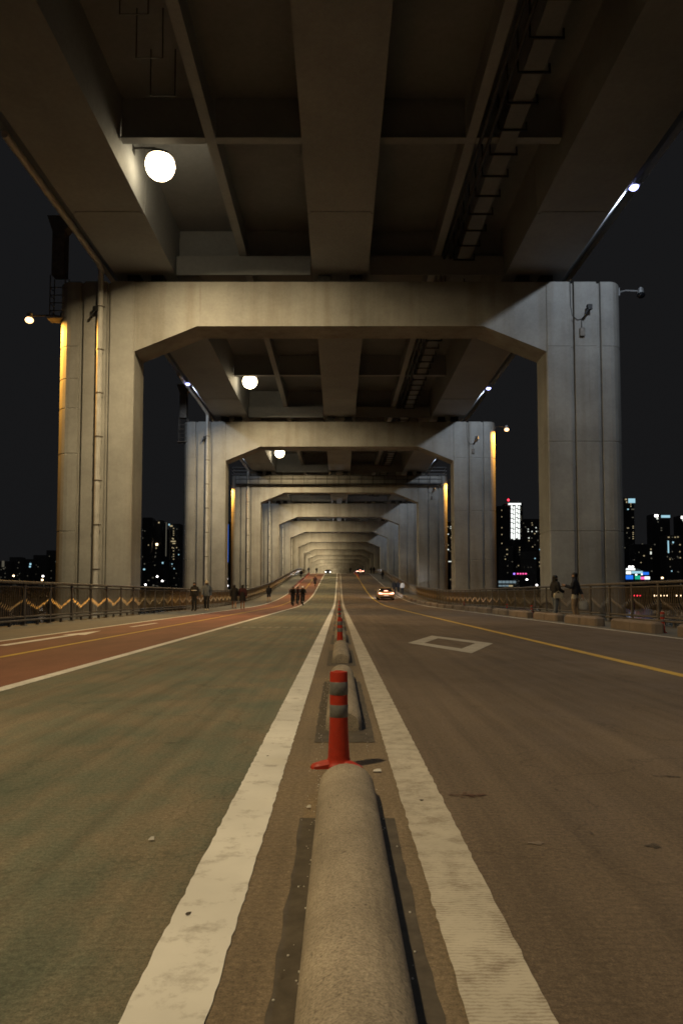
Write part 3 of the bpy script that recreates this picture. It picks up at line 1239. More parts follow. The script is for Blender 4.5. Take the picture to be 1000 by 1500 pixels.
FOOT = {('la', 'lt'), ('ra', 'rt')}
HEADB = {('head', 'crown'), ('neck', 'head')}


def seg_dist(p, a, b):
    ab = b - a
    t = max(0, min(1, (p - a).dot(ab) / max(ab.length_squared, 1e-9)))
    return (p - a - ab * t).length


def body_mesh(pose):
    keys = list(STAND)
    me = bpy.data.meshes.new('body_cage')
    me.from_pydata([pose[k] for k in keys], [(keys.index(a), keys.index(b)) for a, b in BONES], [])
    ob = bpy.data.objects.new('body_cage', me)
    col.objects.link(ob)
    sk = ob.modifiers.new('skin', 'SKIN')
    sk.use_smooth_shade = True
    sv = me.skin_vertices[0].data
    for i, k in enumerate(keys):
        sv[i].radius = (RAD[k], RAD[k])
        sv[i].use_root = k == 'pelvis'
    sub = ob.modifiers.new('sub', 'SUBSURF')
    sub.levels = sub.render_levels = 2
    dg = bpy.context.evaluated_depsgraph_get()
    dg.update()
    out = bpy.data.meshes.new_from_object(ob.evaluated_get(dg))
    bpy.data.objects.remove(ob)
    J = {k: Vector(v) for k, v in pose.items()}
    vb = []
    for v in out.vertices:
        best = min(BONES, key=lambda e: seg_dist(v.co, J[e[0]], J[e[1]]) - .5 * (RAD[e[0]] + RAD[e[1]]))
        vb.append(best)
        if best in TORSO or best in HIP:       # a trunk is flatter than it is wide
            c = J['pelvis'].y + (J['neck'].y - J['pelvis'].y) * max(0, min(1, (v.co.z - J['pelvis'].z) / .46))
            v.co.y = c + (v.co.y - c) * .72
            v.co.x *= 1.06
        elif best in HEADB:
            c = J['head']
            v.co.x = c.x + (v.co.x - c.x) * .86
    # nose
    hd = J['head']
    tip = max(range(len(out.vertices)), key=lambda i: (out.vertices[i].co.y - abs(out.vertices[i].co.z - hd.z + .0) * 2) if vb[i] in HEADB else -9)
    out.vertices[tip].co.y += .016
    out.vertices[tip].co.z -= .01
    return out, vb, J


def garment(src, vb, bones, off, name, mat, parent, zmin=-9, zmax=9):
    mb = MB()
    idx = {}
    nrm = [v.normal.copy() for v in src.vertices]
    for p in src.polygons:
        k = sum(1 for i in p.vertices if vb[i] in bones and zmin <= src.vertices[i].co.z <= zmax)
        if k * 2 < len(p.vertices):
            continue
        f = []
        for i in p.vertices:
            if i not in idx:
                idx[i] = len(mb.v)
                mb.v.append(tuple(src.vertices[i].co + nrm[i] * off))
            f.append(idx[i])
        mb.f.append(tuple(f))
        mb.m.append(0)
    if not mb.f:
        return None
    o = mb.build(name, mat, parent, None, True)
    o.data.polygons.foreach_set('use_smooth', [True] * len(o.data.polygons))
    return o


def hand(parent, w, h, side):
    """palm with four fingers and a thumb at the end of an arm"""
    w, h = Vector(w), Vector(h)
    d = (h - w).normalized()
    fw = Vector((0, 1, 0)) if abs(d.y) < .8 else Vector((0, 0, -1))
    inn = d.cross(fw).normalized()
    mb = MB()
    c = h
    mb.tube([w + d * .02, c, c + d * .035], [.026, .034, .028], 8)
    for i, L in enumerate((.062, .072, .068, .054)):
        b = c + d * .03 + fw * (.024 - .016 * i)
        mb.tube([b, b + d * L * .5, b + d * L * .85 - inn * .014 * side], [.0088, .008, .0065], 6)
    b = c - d * .005 + fw * .028
    mb.tube([b, b + fw * .022 + d * .02, b + fw * .026 + d * .048], [.0095, .009, .007], 6)
    return mb.build('hand', SKIN, parent, None, True)


def person(x, y, rz, label, pose=STAND, top=None, sleeves=True, legs=None, legmin=.09, shoes=None, hair='short', scale=1.0, dress=None, cap=None, group=None, z=None, hem=.88, longtop=None):
    r = empty('person', (x, y, H(y) if z is None else z), rz)
    r.scale = (scale,) * 3
    src, vb, J = body_mesh(pose)
    src.materials.clear()
    src.materials.append(SKIN)
    body = link('body', src, r)
    src.polygons.foreach_set('use_smooth', [True] * len(src.polygons))
    for s, w, h in ((-1, 'lw', 'lh'), (1, 'rw', 'rh')):
        hand(r, J[w], J[h], s)
    hz = J['pelvis'].z
    if legs:
        garment(src, vb, HIP | THIGH | SHANK | {('pelvis', 'chest')}, .014, 'trousers', legs, r, legmin, hz + .06)
    if top:
        garment(src, vb, TORSO | HIP | UARM | (LARM if sleeves else set()) | THIGH, .026, 'jacket', top, r, hz - .97 + hem, 9)
    if longtop:
        garment(src, vb, TORSO | HIP | THIGH, .019, 'shirt', longtop, r, hz - .17, hz + .1)
    if dress:
        rings = []
        for zz, wx, wy in ((hz + .22, .165, .125), (hz + .05, .185, .15), (hz - .2, .22, .19), (hz - .42, .25, .22)):
            rings.append([(wx * math.cos(2 * math.pi * k / 18), wy * math.sin(2 * math.pi * k / 18) * (1 + .05 * math.sin(k * 5)), zz) for k in range(18)])
        MB().loft(rings, True).build('skirt', dress, r, None, True)
    garment(src, vb, FOOT, .012, 'shoes', shoes or C_black, r, -1, 9)
    hd, cr = J['head'], J['crown']
    # eyes, ears, mouth
    for s in (-1, 1):
        MB().sphere((hd.x + s * .031, hd.y + .082, hd.z + .012), .010, 8, 5).build('eye', M_black, r)
        MB().sphere((hd.x + s * .083, hd.y - .005, hd.z - .005), .024, 8, 5, 0, (.35, .7, 1.2)).build('ear', SKIN, r)
    MB().sphere((hd.x, hd.y + .078, hd.z - .055), .02, 8, 4, 0, (1.1, .5, .25)).build('mouth', cloth('lip', (.25, .09, .07)), r)
    if cap is None:
        hb = MB()
        seg = 14
        rings = []
        for i in range(7):
            a = math.pi / 2 * (1 - i / 6) if hair == 'short' else math.pi / 2 - (math.pi * .62) * i / 6
            rr, zz = math.cos(a), math.sin(a)
            rings.append([(hd.x + .099 * rr * math.cos(2 * math.pi * k / seg), hd.y - .014 + .108 * rr * math.sin(2 * math.pi * k / seg) * (1 if math.sin(2 * math.pi * k / seg) < .2 else .84), hd.z + .032 + .085 * zz) for k in range(seg)])
        hb.loft(rings, True)
        if hair == 'long':
            hb.loft([[(hd.x + wx * math.cos(2 * math.pi * k / 12), hd.y - .06 + wy * math.sin(2 * math.pi * k / 12), hd.z + zz) for k in range(12)] for zz, wx, wy in ((.06, .09, .05), (-.06, .105, .055), (-.18, .11, .045), (-.3, .085, .03))], True)
        else:
            hb.sphere((hd.x, hd.y - .055, hd.z - .005), .078, 12, 6, 0, (1.12, .8, 1.1))
        hb.build('hair', HAIR, r, None, True)
    else:
        cb = MB()
        cb.lathe([(.104, .0), (.108, .03), (.095, .085), (.06, .115), (.002, .12)], 16, (hd.x, hd.y - .005, hd.z + .03))
        cb.add([(hd.x - .07, hd.y + .08, hd.z + .035), (hd.x + .07, hd.y + .08, hd.z + .035), (hd.x + .055, hd.y + .18, hd.z + .02), (hd.x - .055, hd.y + .18, hd.z + .02), (hd.x - .07, hd.y + .08, hd.z + .045), (hd.x + .07, hd.y + .08, hd.z + .045), (hd.x + .055, hd.y + .18, hd.z + .03), (hd.x - .055, hd.y + .18, hd.z + .03)],
               [(0, 1, 2, 3), (7, 6, 5, 4), (0, 4, 5, 1), (1, 5, 6, 2), (2, 6, 7, 3), (3, 7, 4, 0)])
        cb.build('cap', cap, r, None, True)
        hb = MB()
        hb.sphere((hd.x, hd.y - .05, hd.z - .01), .08, 12, 6, 0, (1.1, .8, 1.0))
        hb.build('hair', HAIR, r, None, True)
    tag(r, label, 'person', group)
    return r


def bag(parent_pt, w, d, h, mat, label, name='tote_bag', drop=.26, rz=0.0):
    r = empty(name, parent_pt, rz)
    b = MB()
    rings = []
    for z, k in ((-drop - h, .86), (-drop - h + .03, 1.0), (-drop - h * .5, 1.04), (-drop, .92)):
        rings.append([(w / 2 * k * math.copysign(abs(math.cos(a)) ** .5, math.cos(a)), d / 2 * k * math.copysign(abs(math.sin(a)) ** .6, math.sin(a)), z) for a in [2 * math.pi * q / 20 for q in range(20)]])
    b.loft(rings)
    b.build('bag_body', mat, r, None, True)
    for s in (-1, 1):
        MB().tube([(-w * .25, s * d * .35, -drop), (-w * .18, s * d * .2, -drop * .4), (0, 0, 0), (w * .18, s * d * .2, -drop * .4), (w * .25, s * d * .35, -drop)], .009, 6).build('strap', mat, r)
    tag(r, label, 'bag')
    return r


# pair by the right railing: she half turned, he facing her and carrying a bag
P1 = dict(WALK, re=(.25, .02, 1.15), rw=(.16, .22, 1.08), rh=(.12, .28, 1.07), le=(-.25, .0, 1.14), lw=(-.16, .2, 1.05), lh=(-.1, .25, 1.05), lk=(-.09, .06, .5), la=(-.09, .08, .09), lt=(-.1, .23, .045), ra=(.09, -.12, .10), rt=(.1, .02, .045))
YW = 27.4
pw = person(8.02, YW, R(-75), 'dark haired person in black jacket and pale jeans beside the right railing', P1, C_black, True, C_jean, .09, C_black, 'long', .985)
pw_bag = bag((8.02 + .05, YW - .22, 1.06), .36, .15, .19, C_cream, 'small cream shoulder bag at the hip of the person in pale jeans', 'shoulder_bag', .06, R(8))
P2 = dict(STAND, le=(-.25, .06, 1.16), lw=(-.24, .26, 1.22), lh=(-.235, .33, 1.25), re=(.25, -.08, 1.14), rw=(.25, -.19, .90), rh=(.25, -.21, .83), lk=(-.1, .05, .5), rk=(.1, .0, .5), ra=(.1, -.08, .09), rt=(.11, .08, .045))
YM = 27.0
pm_ = person(8.63, YM, R(62), 'person in dark navy jacket and tan trousers holding a cream tote by the railing', P2, C_navy, True, C_tan, .09, C_tan, 'short', 1.035, longtop=C_cream, hem=.93)
hp = Matrix.Rotation(R(62), 3, 'Z') @ (Vector((.25, -.22, .77)) * 1.035)
bag((8.63 + hp.x, YM + hp.y, .86), .34, .16, .30, C_white, 'cream tote bag hanging from the hand of the person in navy', 'tote_bag', .16, R(20))

# four walkers on the left footpath
YA = 43.5
p = at(285, 880, YA)
person(p.x, YA, R(160), 'walker in black with a white band across the chest beside the capped walker', STAND, C_black, True, C_black, .09, C_black, 'short', .99)
bnd = MB()
bnd.lathe([(.165, 0), (.17, .0), (.17, .045), (.165, .045)], 20)
for v in range(len(bnd.v)):
    a = bnd.v[v]
    bnd.v[v] = (a[0] * 1.27, a[1] * .84, a[2])
last_person = [o for o in col.objects if o.name.startswith('person') and o.parent is None][-1]
bnd.build('chest_band', C_white, last_person, (0, 0, 1.20))
p = at(302, 880, YA)
person(p.x, YA + .2, R(185), 'walker in slate jacket and beige cap on the left footpath', WALK, C_grey, True, C_black, .09, C_cream, 'short', 1.03, cap=C_cream)
YB = 50.0
p = at(343, 880, YB)
person(p.x, YB, R(10), 'bare legged walker in a black dress beside the wine jacket walker', WALK, C_black, True, None, .09, C_white, 'long', .97, dress=C_black)
p = at(354.5, 880, YB)
person(p.x, YB + .3, R(-5), 'bare legged walker in wine jacket and dark skirt on the left footpath', STAND, C_wine, True, None, .09, C_white, 'long', .97, dress=C_black)
YC = 74.0
p = at(394, 870, YC)
person(p.x, YC, R(20), 'lone walker in dark top and bare lower legs on the left footpath', WALK, C_black, True, C_navy, .55, C_white, 'short', 1.0)
# walkers far up the hump
far = [(441, 150, C_black, C_navy, 'lone dark walker by the left railing up on the hump'), (452, 186, C_navy, C_black, 'distant walker at the crest beside the left railing'),
       (577, 98, C_black, C_black, 'walker in black first of the trio behind the car'), (583, 99, C_navy, C_black, 'walker in navy in the middle of the trio behind the car'), (589, 97, C_white, C_black, 'walker in white top at the end of the trio behind the car'),
       (560, 142, C_black, C_navy, 'lone dark walker by the right railing up on the hump'), (543, 178, C_black, C_black, 'left one of two dark walkers at the crest by the right railing'), (547.5, 178, C_black, C_black, 'right one of two dark walkers at the crest by the right railing')]
for i, (px, Y, tp_, lg, lb) in enumerate(far):
    p = at(px, 850, Y)
    person(max(-9.2, min(9.2, p.x)), Y, R(random.uniform(-20, 20)), lb, WALK if i % 2 else STAND, tp_, True, lg, .09, C_black, 'short', random.uniform(.97, 1.03))


# ------------------------------------------------------------------ bicycles
E_red = emit('red_lens', (1.0, 0.08, 0.10), 14)
E_white = emit('white_lens', (1.0, 0.96, 0.9), 16)


def bicycle():
    r = empty('bicycle')
    for y in (-.50, .55):
        t = MB()
        n, k = 26, 6
        rings = []
        for i in range(n):
            a = 2 * math.pi * i / n
            rings.append([((.019) * math.cos(2 * math.pi * j / k), y + (.325 + .019 * math.sin(2 * math.pi * j / k)) * math.cos(a), .345 + (.325 + .019 * math.sin(2 * math.pi * j / k)) * math.sin(a)) for j in range(k)])
        rings.append(rings[0])
        t.loft(rings, False)
        wh = t.build('wheel', M_rubber, r, None, True)
        sp = MB()
        for i in range(12):
            a = 2 * math.pi * i / 12
            sp.tube([(0, y, .345), (0, y + .31 * math.cos(a), .345 + .31 * math.sin(a))], .003, 4)
        sp.lathe([(.025, -.05), (.025, .05)], 8, (0, y, .345), 0, 'X')
        sp.build('spokes', M_galv, wh)
    f = MB()
    bbk, seat, head = (0, -.07, .32), (0, -.22, .82), (0, .38, .86)
    f.tube([bbk, seat], .017, 8)
    f.tube([seat, head], .017, 8)
    f.tube([bbk, (0, .42, .76)], .019, 8)
    f.tube([seat, (0, -.50, .345)], .011, 6)
    f.tube([bbk, (0, -.50, .345)], .012, 6)
    f.build('frame', M_dark, r, None, True)
    MB().tube([(0, .36, .95), (0, .44, .68), (0, .55, .345)], .015, 8).build('fork', M_dark, r)
    MB().tube([(-.28, .62, .99), (-.2, .48, 1.0), (0, .37, .98), (.2, .48, 1.0), (.28, .62, .99)], .014, 8).build('handlebar', M_black, r)
    s = MB()
    s.loft([[(w_ * math.cos(2 * math.pi * k / 10), yy_, .90 + .02 * math.sin(2 * math.pi * k / 10)) for k in range(10)] for yy_, w_ in ((-.36, .04), (-.32, .08), (-.22, .065), (-.08, .022))])
    s.build('saddle', M_black, r, None, True)
    MB().tube([(0, -.22, .82), (0, -.245, .89)], .013, 6).build('seat_post', M_galv, r)
    c = MB()
    c.lathe([(.09, -.004), (.09, .004)], 14, (.03, -.07, .32), 0, 'X')
    c.tube([(-.06, -.07, .32), (-.06, .08, .42), (-.15, .08, .42)], .011, 6)
    c.tube([(.06, -.07, .32), (.06, -.2, .2), (.15, -.2, .2)], .011, 6)
    c.build('crank', M_galv, r)
    MB().sphere((0, -.40, .80), .038, 10, 6).build('tail_light', E_red, r)
    MB().sphere((0, .46, .98), .030, 10, 6).build('head_light', E_white, r)
    return r


bike0 = bicycle()
riders = [(429.5, 61.0, 180, 'rider in black top and navy trousers at the front of the group of cyclists', C_black, C_navy, None, False),
          (436.5, 65.5, 180, 'rider in wine jacket cycling in the middle of the group', C_wine, C_black, None, False),
          (443.5, 63.5, 180, 'rider in black with a pale helmet at the rear of the group', C_black, C_black, C_white, False),
          (461, 118.0, 0, 'lone rider climbing the red lane with a red tail light', C_wine, C_black, None, True),
          (513.0, 192.0, 180, 'rider with a white front light coming down beside the median posts', C_black, C_black, None, True),
          (463.5, 196.0, 180, 'rider with a white front light at the crest of the red lane', C_black, C_black, None, True)]
for i, (px, Y, deg, lb, tp_, lg, cp_, lit) in enumerate(riders):
    p = at(px, 860, Y)
    b = bike0 if i == 0 else copy_tree(bike0)
    b.location = (p.x, Y, H(Y))
    b.rotation_euler = (math.atan((H(Y + 1) - H(Y - 1)) / 2) * (1 if deg == 0 else -1), 0, R(deg))
    tag(b, ['bicycle under the rider at the front of the group', 'bicycle under the rider in wine jacket', 'bicycle under the rider with the pale helmet', 'bicycle with a glowing red tail light climbing the red lane', 'bicycle with a white front light near the median at the crest', 'bicycle with a white front light at the crest of the red lane'][i], 'bicycle', 'bicycles on the red lane')
    for ch in b.children:
        if not lit and ch.name.startswith(('tail_light', 'head_light')):
            ch.data = ch.data.copy()
            ch.data.materials[0] = M_black
        elif lit and i == 3 and ch.name.startswith('tail_light'):
            ch.scale = (2.2, 2.2, 2.2)
            ch.location = (0, 0, -.95)
    q = person(p.x, Y, R(deg), lb, RIDE, tp_, True, lg, .10, C_black, 'short', 1.0, cap=cp_)


# ------------------------------------------------------------------ cars
def car(paint, lit_tail=True, head=False):
    r = empty('car')
    W = .90
    # stations along the length: y, half width, floor, belt height, shoulder tuck
    st = [(-2.30, .66, .36, .62), (-2.26, .78, .26, .80), (-2.12, .86, .22, .93), (-1.7, .895, .19, .98), (-.6, .90, .18, .95), (.6, .90, .18, .93), (1.2, .89, .19, .90), (1.8, .86, .20, .80), (2.15, .78, .24, .68), (2.3, .60, .32, .55)]
    rings = []
    for y, w_, z0, z1 in st:
        zm = z0 + (z1 - z0) * .55
        rings.append([(-w_ * .86, y, z0), (-w_ * .98, y, z0 + .10), (-w_, y, zm), (-w_ * .96, y, z1 - .06), (-w_ * .80, y, z1), (0, y, z1 + .02), (w_ * .80, y, z1), (w_ * .96, y, z1 - .06), (w_, y, zm), (w_ * .98, y, z0 + .10), (w_ * .86, y, z0)])
    body = MB().loft(rings).build('body', paint, r, None, True)
    # cabin: glass sides under a painted roof
    cst = [(-1.85, .68, .95, .985), (-1.05, .66, .95, 1.30), (-.75, .63, .95, 1.35), (.1, .62, .94, 1.37), (.5, .64, .93, 1.32), (1.22, .70, .90, .93)]
    rings = [[(-w_ - .1, y, z0), (-w_, y, z1 - .03), (-w_ * .8, y, z1), (w_ * .8, y, z1), (w_, y, z1 - .03), (w_ + .1, y, z0)] for y, w_, z0, z1 in cst]
    MB().loft(rings).build('cabin_glass', M_glass, r, None, True)
    MB().loft([[(-w_ * .84, y, z), (-w_ * .7, y, z + .025), (w_ * .7, y, z + .025), (w_ * .84, y, z), (0, y, z - .01)] for y, w_, z in ((-1.08, .66, 1.292), (-.75, .66, 1.348), (.1, .64, 1.37), (.5, .64, 1.324))]).build('roof', paint, r, None, True)
    for s in (-1, 1):
        MB().tube([(s * .77, -1.87, .97), (s * .655, -1.06, 1.29)], .035, 6).build('pillar', paint, r)
        for y in (-1.40, 1.42):
            t = MB().lathe([(.20, -.1), (.31, -.105), (.33, -.07), (.33, .07), (.31, .105), (.20, .1)], 20, (s * .80, y, .33), 0, 'X')
            wh = t.build('wheel', M_rubber, r, None, True)
            MB().lathe([(.02, -.09), (.2, -.085), (.2, .085), (.02, .09)], 14, (s * .80, y, .33), 0, 'X').build('rim', M_galv, wh, None, True)
        tl = MB()
        tl.loft([[(s * a, -2.30 + d, z) for a, z in ((.42, .70), (.42, .78), (.80, .83), (.80, .72))] for d in (-.012, .06)])
        tl.build('tail_light', E_tail if lit_tail else M_spot, r)
        hl = MB().loft([[(s * a, 2.20 + d, z) for a, z in ((.45, .58), (.45, .66), (.74, .70), (.74, .60))] for d in (-.06, .03)])
        hl.build('head_light', E_white, r)
        MB().bbox(s * .97 - .09, s * .97 + .09, .62, .74, .95, 1.08, .03).build('mirror', paint, r)
    MB().loft([[(a, -2.325 + d, z) for a, z in ((-.42, .715), (-.42, .765), (.42, .765), (.42, .715))] for d in (-.012, .08)]).build('light_bar', E_bar if lit_tail else M_spot, r)
    MB().box(-.26, .26, -2.345, -2.29, .50, .60).build('number_plate', E_plate if lit_tail else C_white, r)
    MB().box(-.66, .66, -2.325, -2.2, .26, .42).build('bumper', M_black, r)
    MB().box(-.20, .20, -1.80, -1.74, 1.02, 1.05).build('brake_light', E_tail if lit_tail else M_spot, r)
    if head:
        for s in (-1, 1):
            spot('headlamp_light', r, (s * .62, 2.3, .62), (0, 1, -.09), 1800, (.95, .97, 1.0), 70, .9, .06)
    return r


E_tail = emit('tail_lens', (1.0, 0.38, 0.26), 10)
E_bar = emit('tail_bar', (1.0, 0.42, 0.20), 6.0)
E_plate = emit('lit_plate', (1.0, 0.75, 0.55), 0.8)
P_silver = simple('silver_paint', (0.46, 0.33, 0.18), 0.3, 0.25, 0.05, 1)
P_dark = simple('dark_paint', (0.03, 0.03, 0.035), 0.3, 0.2, 0.05, 1)


def slope(y):
    return math.atan((H(y + 1.5) - H(y - 1.5)) / 3)


p = at(563.5, 870, 82)
c1 = car(P_silver, True, True)
c1.location = (p.x, 82, H(82))
c1.rotation_euler = (slope(82), 0, 0)
tag(c1, 'golden car with glowing rear light bar driving past the yellow line', 'car')
p = at(527, 840, 172)
c2 = car(P_dark, True, False)
c2.location = (p.x, 172, H(172))
c2.rotation_euler = (slope(172), 0, 0)
tag(c2, 'small dark car with red tail lights at the crest of the hump', 'car')
p = at(481, 836, 216)
c3 = car(P_dark, False, True)
c3.location = (p.x, 207, H(207))
c3.rotation_euler = (-slope(207), 0, R(180))
tag(c3, 'oncoming dark car with white headlights just coming over the crest', 'car')


# curved street lamps at the crest
def street_lamp(x, y, label, g='street lamps at the crest'):
    r = empty('street_lamp', (x, y, H(y)))
    MB().tube([(0, 0, 0), (0, 0, 4.2), (.12, 0, 4.9), (.5, 0, 5.35), (1.2, 0, 5.5)], [.08, .06, .05, .045, .04], 8).build('pole', M_galv, r, None, True)
    MB().bbox(1.1, 1.7, -.1, .1, 5.42, 5.55, .03).build('lamp_head', M_galv, r)
    tag(r, label, 'street lamp', g)


for y in (186, 200, 214):
    street_lamp(-9.2, y, 'slim unlit lamp post with curved arm by the left railing near the crest')

# ------------------------------------------------------------------ river, far bank and skyline
WZ = -7.0
m = MB().add([(-3000, -400, WZ), (3000, -400, WZ), (3000, 640, WZ), (-3000, 640, WZ)], [(0, 1, 2, 3)])
tag(m.build('river', M_water), kind='structure')
m = MB()
xs = [-3000 + 60 * i for i in range(101)]
vv = []
for x in xs:
    vv += [(x, 630, WZ - 1), (x, 655, WZ + 4 + random.uniform(-.5, .5)), (x, 760, WZ + 5), (x, 3500, WZ + 7)]
fs = []
for i in range(100):
    for j in range(3):
        fs.append((4 * i + j, 4 * i + 4 + j, 4 * i + 5 + j, 4 * i + 1 + j))
m.add(vv, fs)
tag(m.build('far_bank', M_bank), kind='structure')

M_leaf = simple('far_foliage', (0.035, 0.05, 0.022), 0.8, 0, 0.4, .3)
wood = MB()
for i in range(240):
    x = random.uniform(-560, 560)
    if abs(x) < 60:
        continue
    y = random.uniform(662, 700)
    hgt = random.uniform(6, 13)
    rx = random.uniform(3, 6)
    for q in range(90):
        a, b_, cc = random.gauss(0, .5), random.gauss(0, .5), random.uniform(-.9, 1)
        k = 1.1 - .5 * abs(cc)
        c = Vector((x + a * rx * k, y + b_ * rx * k, WZ + 4 + hgt * .55 + cc * hgt * .45))
        s = random.uniform(.5, 1.1)
        d1 = Vector((random.gauss(0, 1), random.gauss(0, 1), random.gauss(0, 1))).normalized() * s
        d2 = d1.orthogonal().normalized() * s
        wood.add([c - d1, c + d2, c + d1, c - d2 * .6], [(0, 1, 2, 3)])
tag(wood.build('bank_wood', M_leaf), 'dark belt of trees along the far river bank', 'trees', None, 'stuff')

FAC = [concrete('facade_grey', (0.30, 0.29, 0.28), .2, False, .1, .02), concrete('facade_dark', (0.16, 0.16, 0.17), .2, False, .1, .02), concrete('facade_pale', (0.45, 0.43, 0.40), .2, False, .1, .02)]
EW = dict(w=emit('window_white', (0.9, 0.95, 0.85), 1.0), y=emit('window_yellow', (1.0, 0.80, 0.45), 0.4), d=emit('window_dim', (0.9, 0.82, 0.60), 0.09), c=emit('window_cyan', (0.45, 0.80, 0.95), 0.8),
          b=emit('led_blue', (0.02, 0.16, 0.75), 1.2), L=emit('led_white', (0.95, 1.0, 0.95), 1.6), r=emit('beacon_red', (1.0, 0.03, 0.06), 4), p=emit('neon_pink', (1.0, 0.10, 0.35), 1.8), P=emit('neon_violet', (0.35, 0.2, 1.0), 2.0), g=emit('neon_green', (0.02, 0.5, 0.3), 0.8), S=emit('street_white', (1.0, 0.95, 0.9), 5), T=emit('street_warm', (1.0, 0.7, 0.4), 5))
unit = {}


def pane(parent, name, p0, p1, mk, depth=.25):
    """a lit pane standing proud of the facade; p0, p1 corner points (world), the facade faces the river"""
    x0, x1 = sorted((p0.x, p1.x))
    z0, z1 = sorted((p0.z, p1.z))
    if mk not in unit:
        unit[mk] = MB().box(-.5, .5, -.5, .5, -.5, .5).mesh('lit_window', EW[mk])
    o = link(name, unit[mk], parent)
    o.location = Vector(((x0 + x1) / 2, p0.y - depth / 2, (z0 + z1) / 2)) - parent.location
    o.scale = (max(.3, x1 - x0), depth, max(.3, z1 - z0))
    return o


def tower(px0, px1, pytop, Y, label, name='apartment_tower', fac=0, wins=(), rnd=0, depth=18.0, cols=5, pal='dddddy', setback=False, floor=3.0, y0=None):
    a, b_ = at(px0, 860, Y), at(px1, 860, Y)
    ztop = at((px0 + px1) / 2, pytop, Y).z
    w = b_.x - a.x
    r = empty(name, ((a.x + b_.x) / 2, Y, WZ + 4.5))
    hh = ztop - (WZ + 4.5)
    mb = MB()
    mb.bbox(-w / 2, w / 2, 0, depth, 0, hh, min(.6, w * .08))
    mb.build('facade', FAC[fac], r)
    if setback:
        MB().bbox(-w * .3, w * .25, depth * .2, depth * .7, hh, hh + min(6, hh * .06), .3).build('roof_plant', FAC[1], r)
    # floor bands as shallow ledges
    nb = int(hh / (floor * 3))
    lm = MB().box(-w / 2 - .08, w / 2 + .08, -.18, .0, -.12, .12).mesh('ledge', FAC[1])
    for i in range(1, nb):
        link('ledge', lm, r, (0, -.002, i * floor * 3))
    for (px, py, ww, wh, mk) in wins:
        p = at(px, py, Y - .02)
        s = Y / FPX
        if ww < 4 and wh < 4 and mk in 'wyd':
            ww, wh = ww * .78, wh * .78
        pane(r, 'lit_window', p + Vector((-ww * s / 2, 0, -wh * s / 2)), p + Vector((ww * s / 2, 0, wh * s / 2)), mk)
    used = set()
    for i in range(rnd):
        ci, fi = random.randrange(cols), random.randrange(2, max(3, int(hh / floor) - 1))
        if (ci, fi) in used:
            continue
        used.add((ci, fi))
        cx = r.location.x - w / 2 + w * (ci + .5) / cols
        cz = r.location.z + (fi + .5) * floor
        ww, wh = w / cols * .36, floor * .42
        pane(r, 'lit_window', Vector((cx - ww / 2, Y - .02, cz - wh / 2)), Vector((cx + ww / 2, Y - .02, cz + wh / 2)), random.choice(pal))
    tag(r, label, 'building', 'far skyline buildings')
    return r


# right bank
led = []
for i, px in enumerate((749, 752.4, 756, 759.6)):
    segs_ = [(740.5, 745), (746.2, 751.5), (752.6, 758.5), (759.8, 765), (766.2, 773), (774.4, 780), (781, 789)]
    off = (0, 1.3, -.8, .6)[i]
    for a, b_ in segs_:
        led.append((px, (a + b_) / 2 + off, 2.3, b_ - a, 'L'))
led += [(753, 738.3, 19, 2.6, 'L')] + [(762.5, yy_, 2.4, 1.2, 'd') for yy_ in (744, 747, 756, 758, 760, 762, 775, 778, 785)]
tA = tower(741, 767, 737, 960, 'dark tower with four bright white light strips and a white crown', 'office_tower', 1, led, 0, 20, setback=False)
p = at(744, 732.4, 958)
bk = MB()
bk.tube([(0, 0, -6), (0, 0, 0)], .25, 6)
bk.build('mast', M_dark, tA, p - tA.location)
MB().sphere((0, 0, 0), 1.5, 10, 6).build('beacon', EW['r'], tA, p - tA.location)
tower(729, 743, 741, 1000, 'slim dark apartment tower left of the striped bright tower', 'apartment_tower', 1, [(734.5, y_, 1.8, 1.8, 'y') for y_ in (747.5, 757, 773, 783, 796)] + [(744, 749, 1.2, 1.5, 'd'), (744, 756, 1.2, 1.5, 'd')], 8)
tower(768, 795, 760, 980, 'broad apartment tower with many yellow windows right of the striped tower', 'apartment_tower', 0,
      [(773, 775, 1.6, 1.4, 'w'), (778.5, 766, 1.6, 1.4, 'y'), (779, 769, 1.6, 1.4, 'y'), (773, 778.5, 1.8, 1.8, 'w'), (778.5, 778.5, 2, 1.6, 'w'), (785, 778.5, 1.8, 1.6, 'w'), (784.5, 773, 1.8, 1.8, 'w'), (774, 788, 2, 2, 'w'), (774, 792, 1.8, 1.6, 'y'), (766, 766.5, 1.5, 1.6, 'd'), (779.5, 801, 2, 1.5, 'y'), (790, 805, 1.5, 1.5, 'c')], 16, cols=6)
tower(735, 752, 800, 880, 'low apartment block with a few yellow windows below the striped tower', 'apartment_block', 0, [(742, 805, 2.6, 1.6, 'y'), (742, 812, 2.2, 1.6, 'y'), (739, 815, 1.6, 1.3, 'd'), (743, 829, 1.8, 1.5, 'd'), (743, 839, 1.8, 1.5, 'd'), (747, 839, 1.6, 1.3, 'd')], 8)
tower(753, 765, 798, 890, 'narrow dark block standing below the foot of the striped tower', 'apartment_block', 1, [(760.5, 802, 1.5, 1.6, 'y'), (760.5, 805.5, 1.5, 1.5, 'y'), (760, 808.7, 2.6, 1, 'd'), (758.7, 828.5, 1.6, 1.6, 'y')], 4)
tower(767, 786, 808, 860, 'plain pale slab block with almost no lit windows', 'apartment_block', 2, [(783, 818, 1.4, 1.4, 'c'), (773, 831, 1.2, 1.2, 'd'), (777, 831, 1.2, 1.2, 'd')], 0)
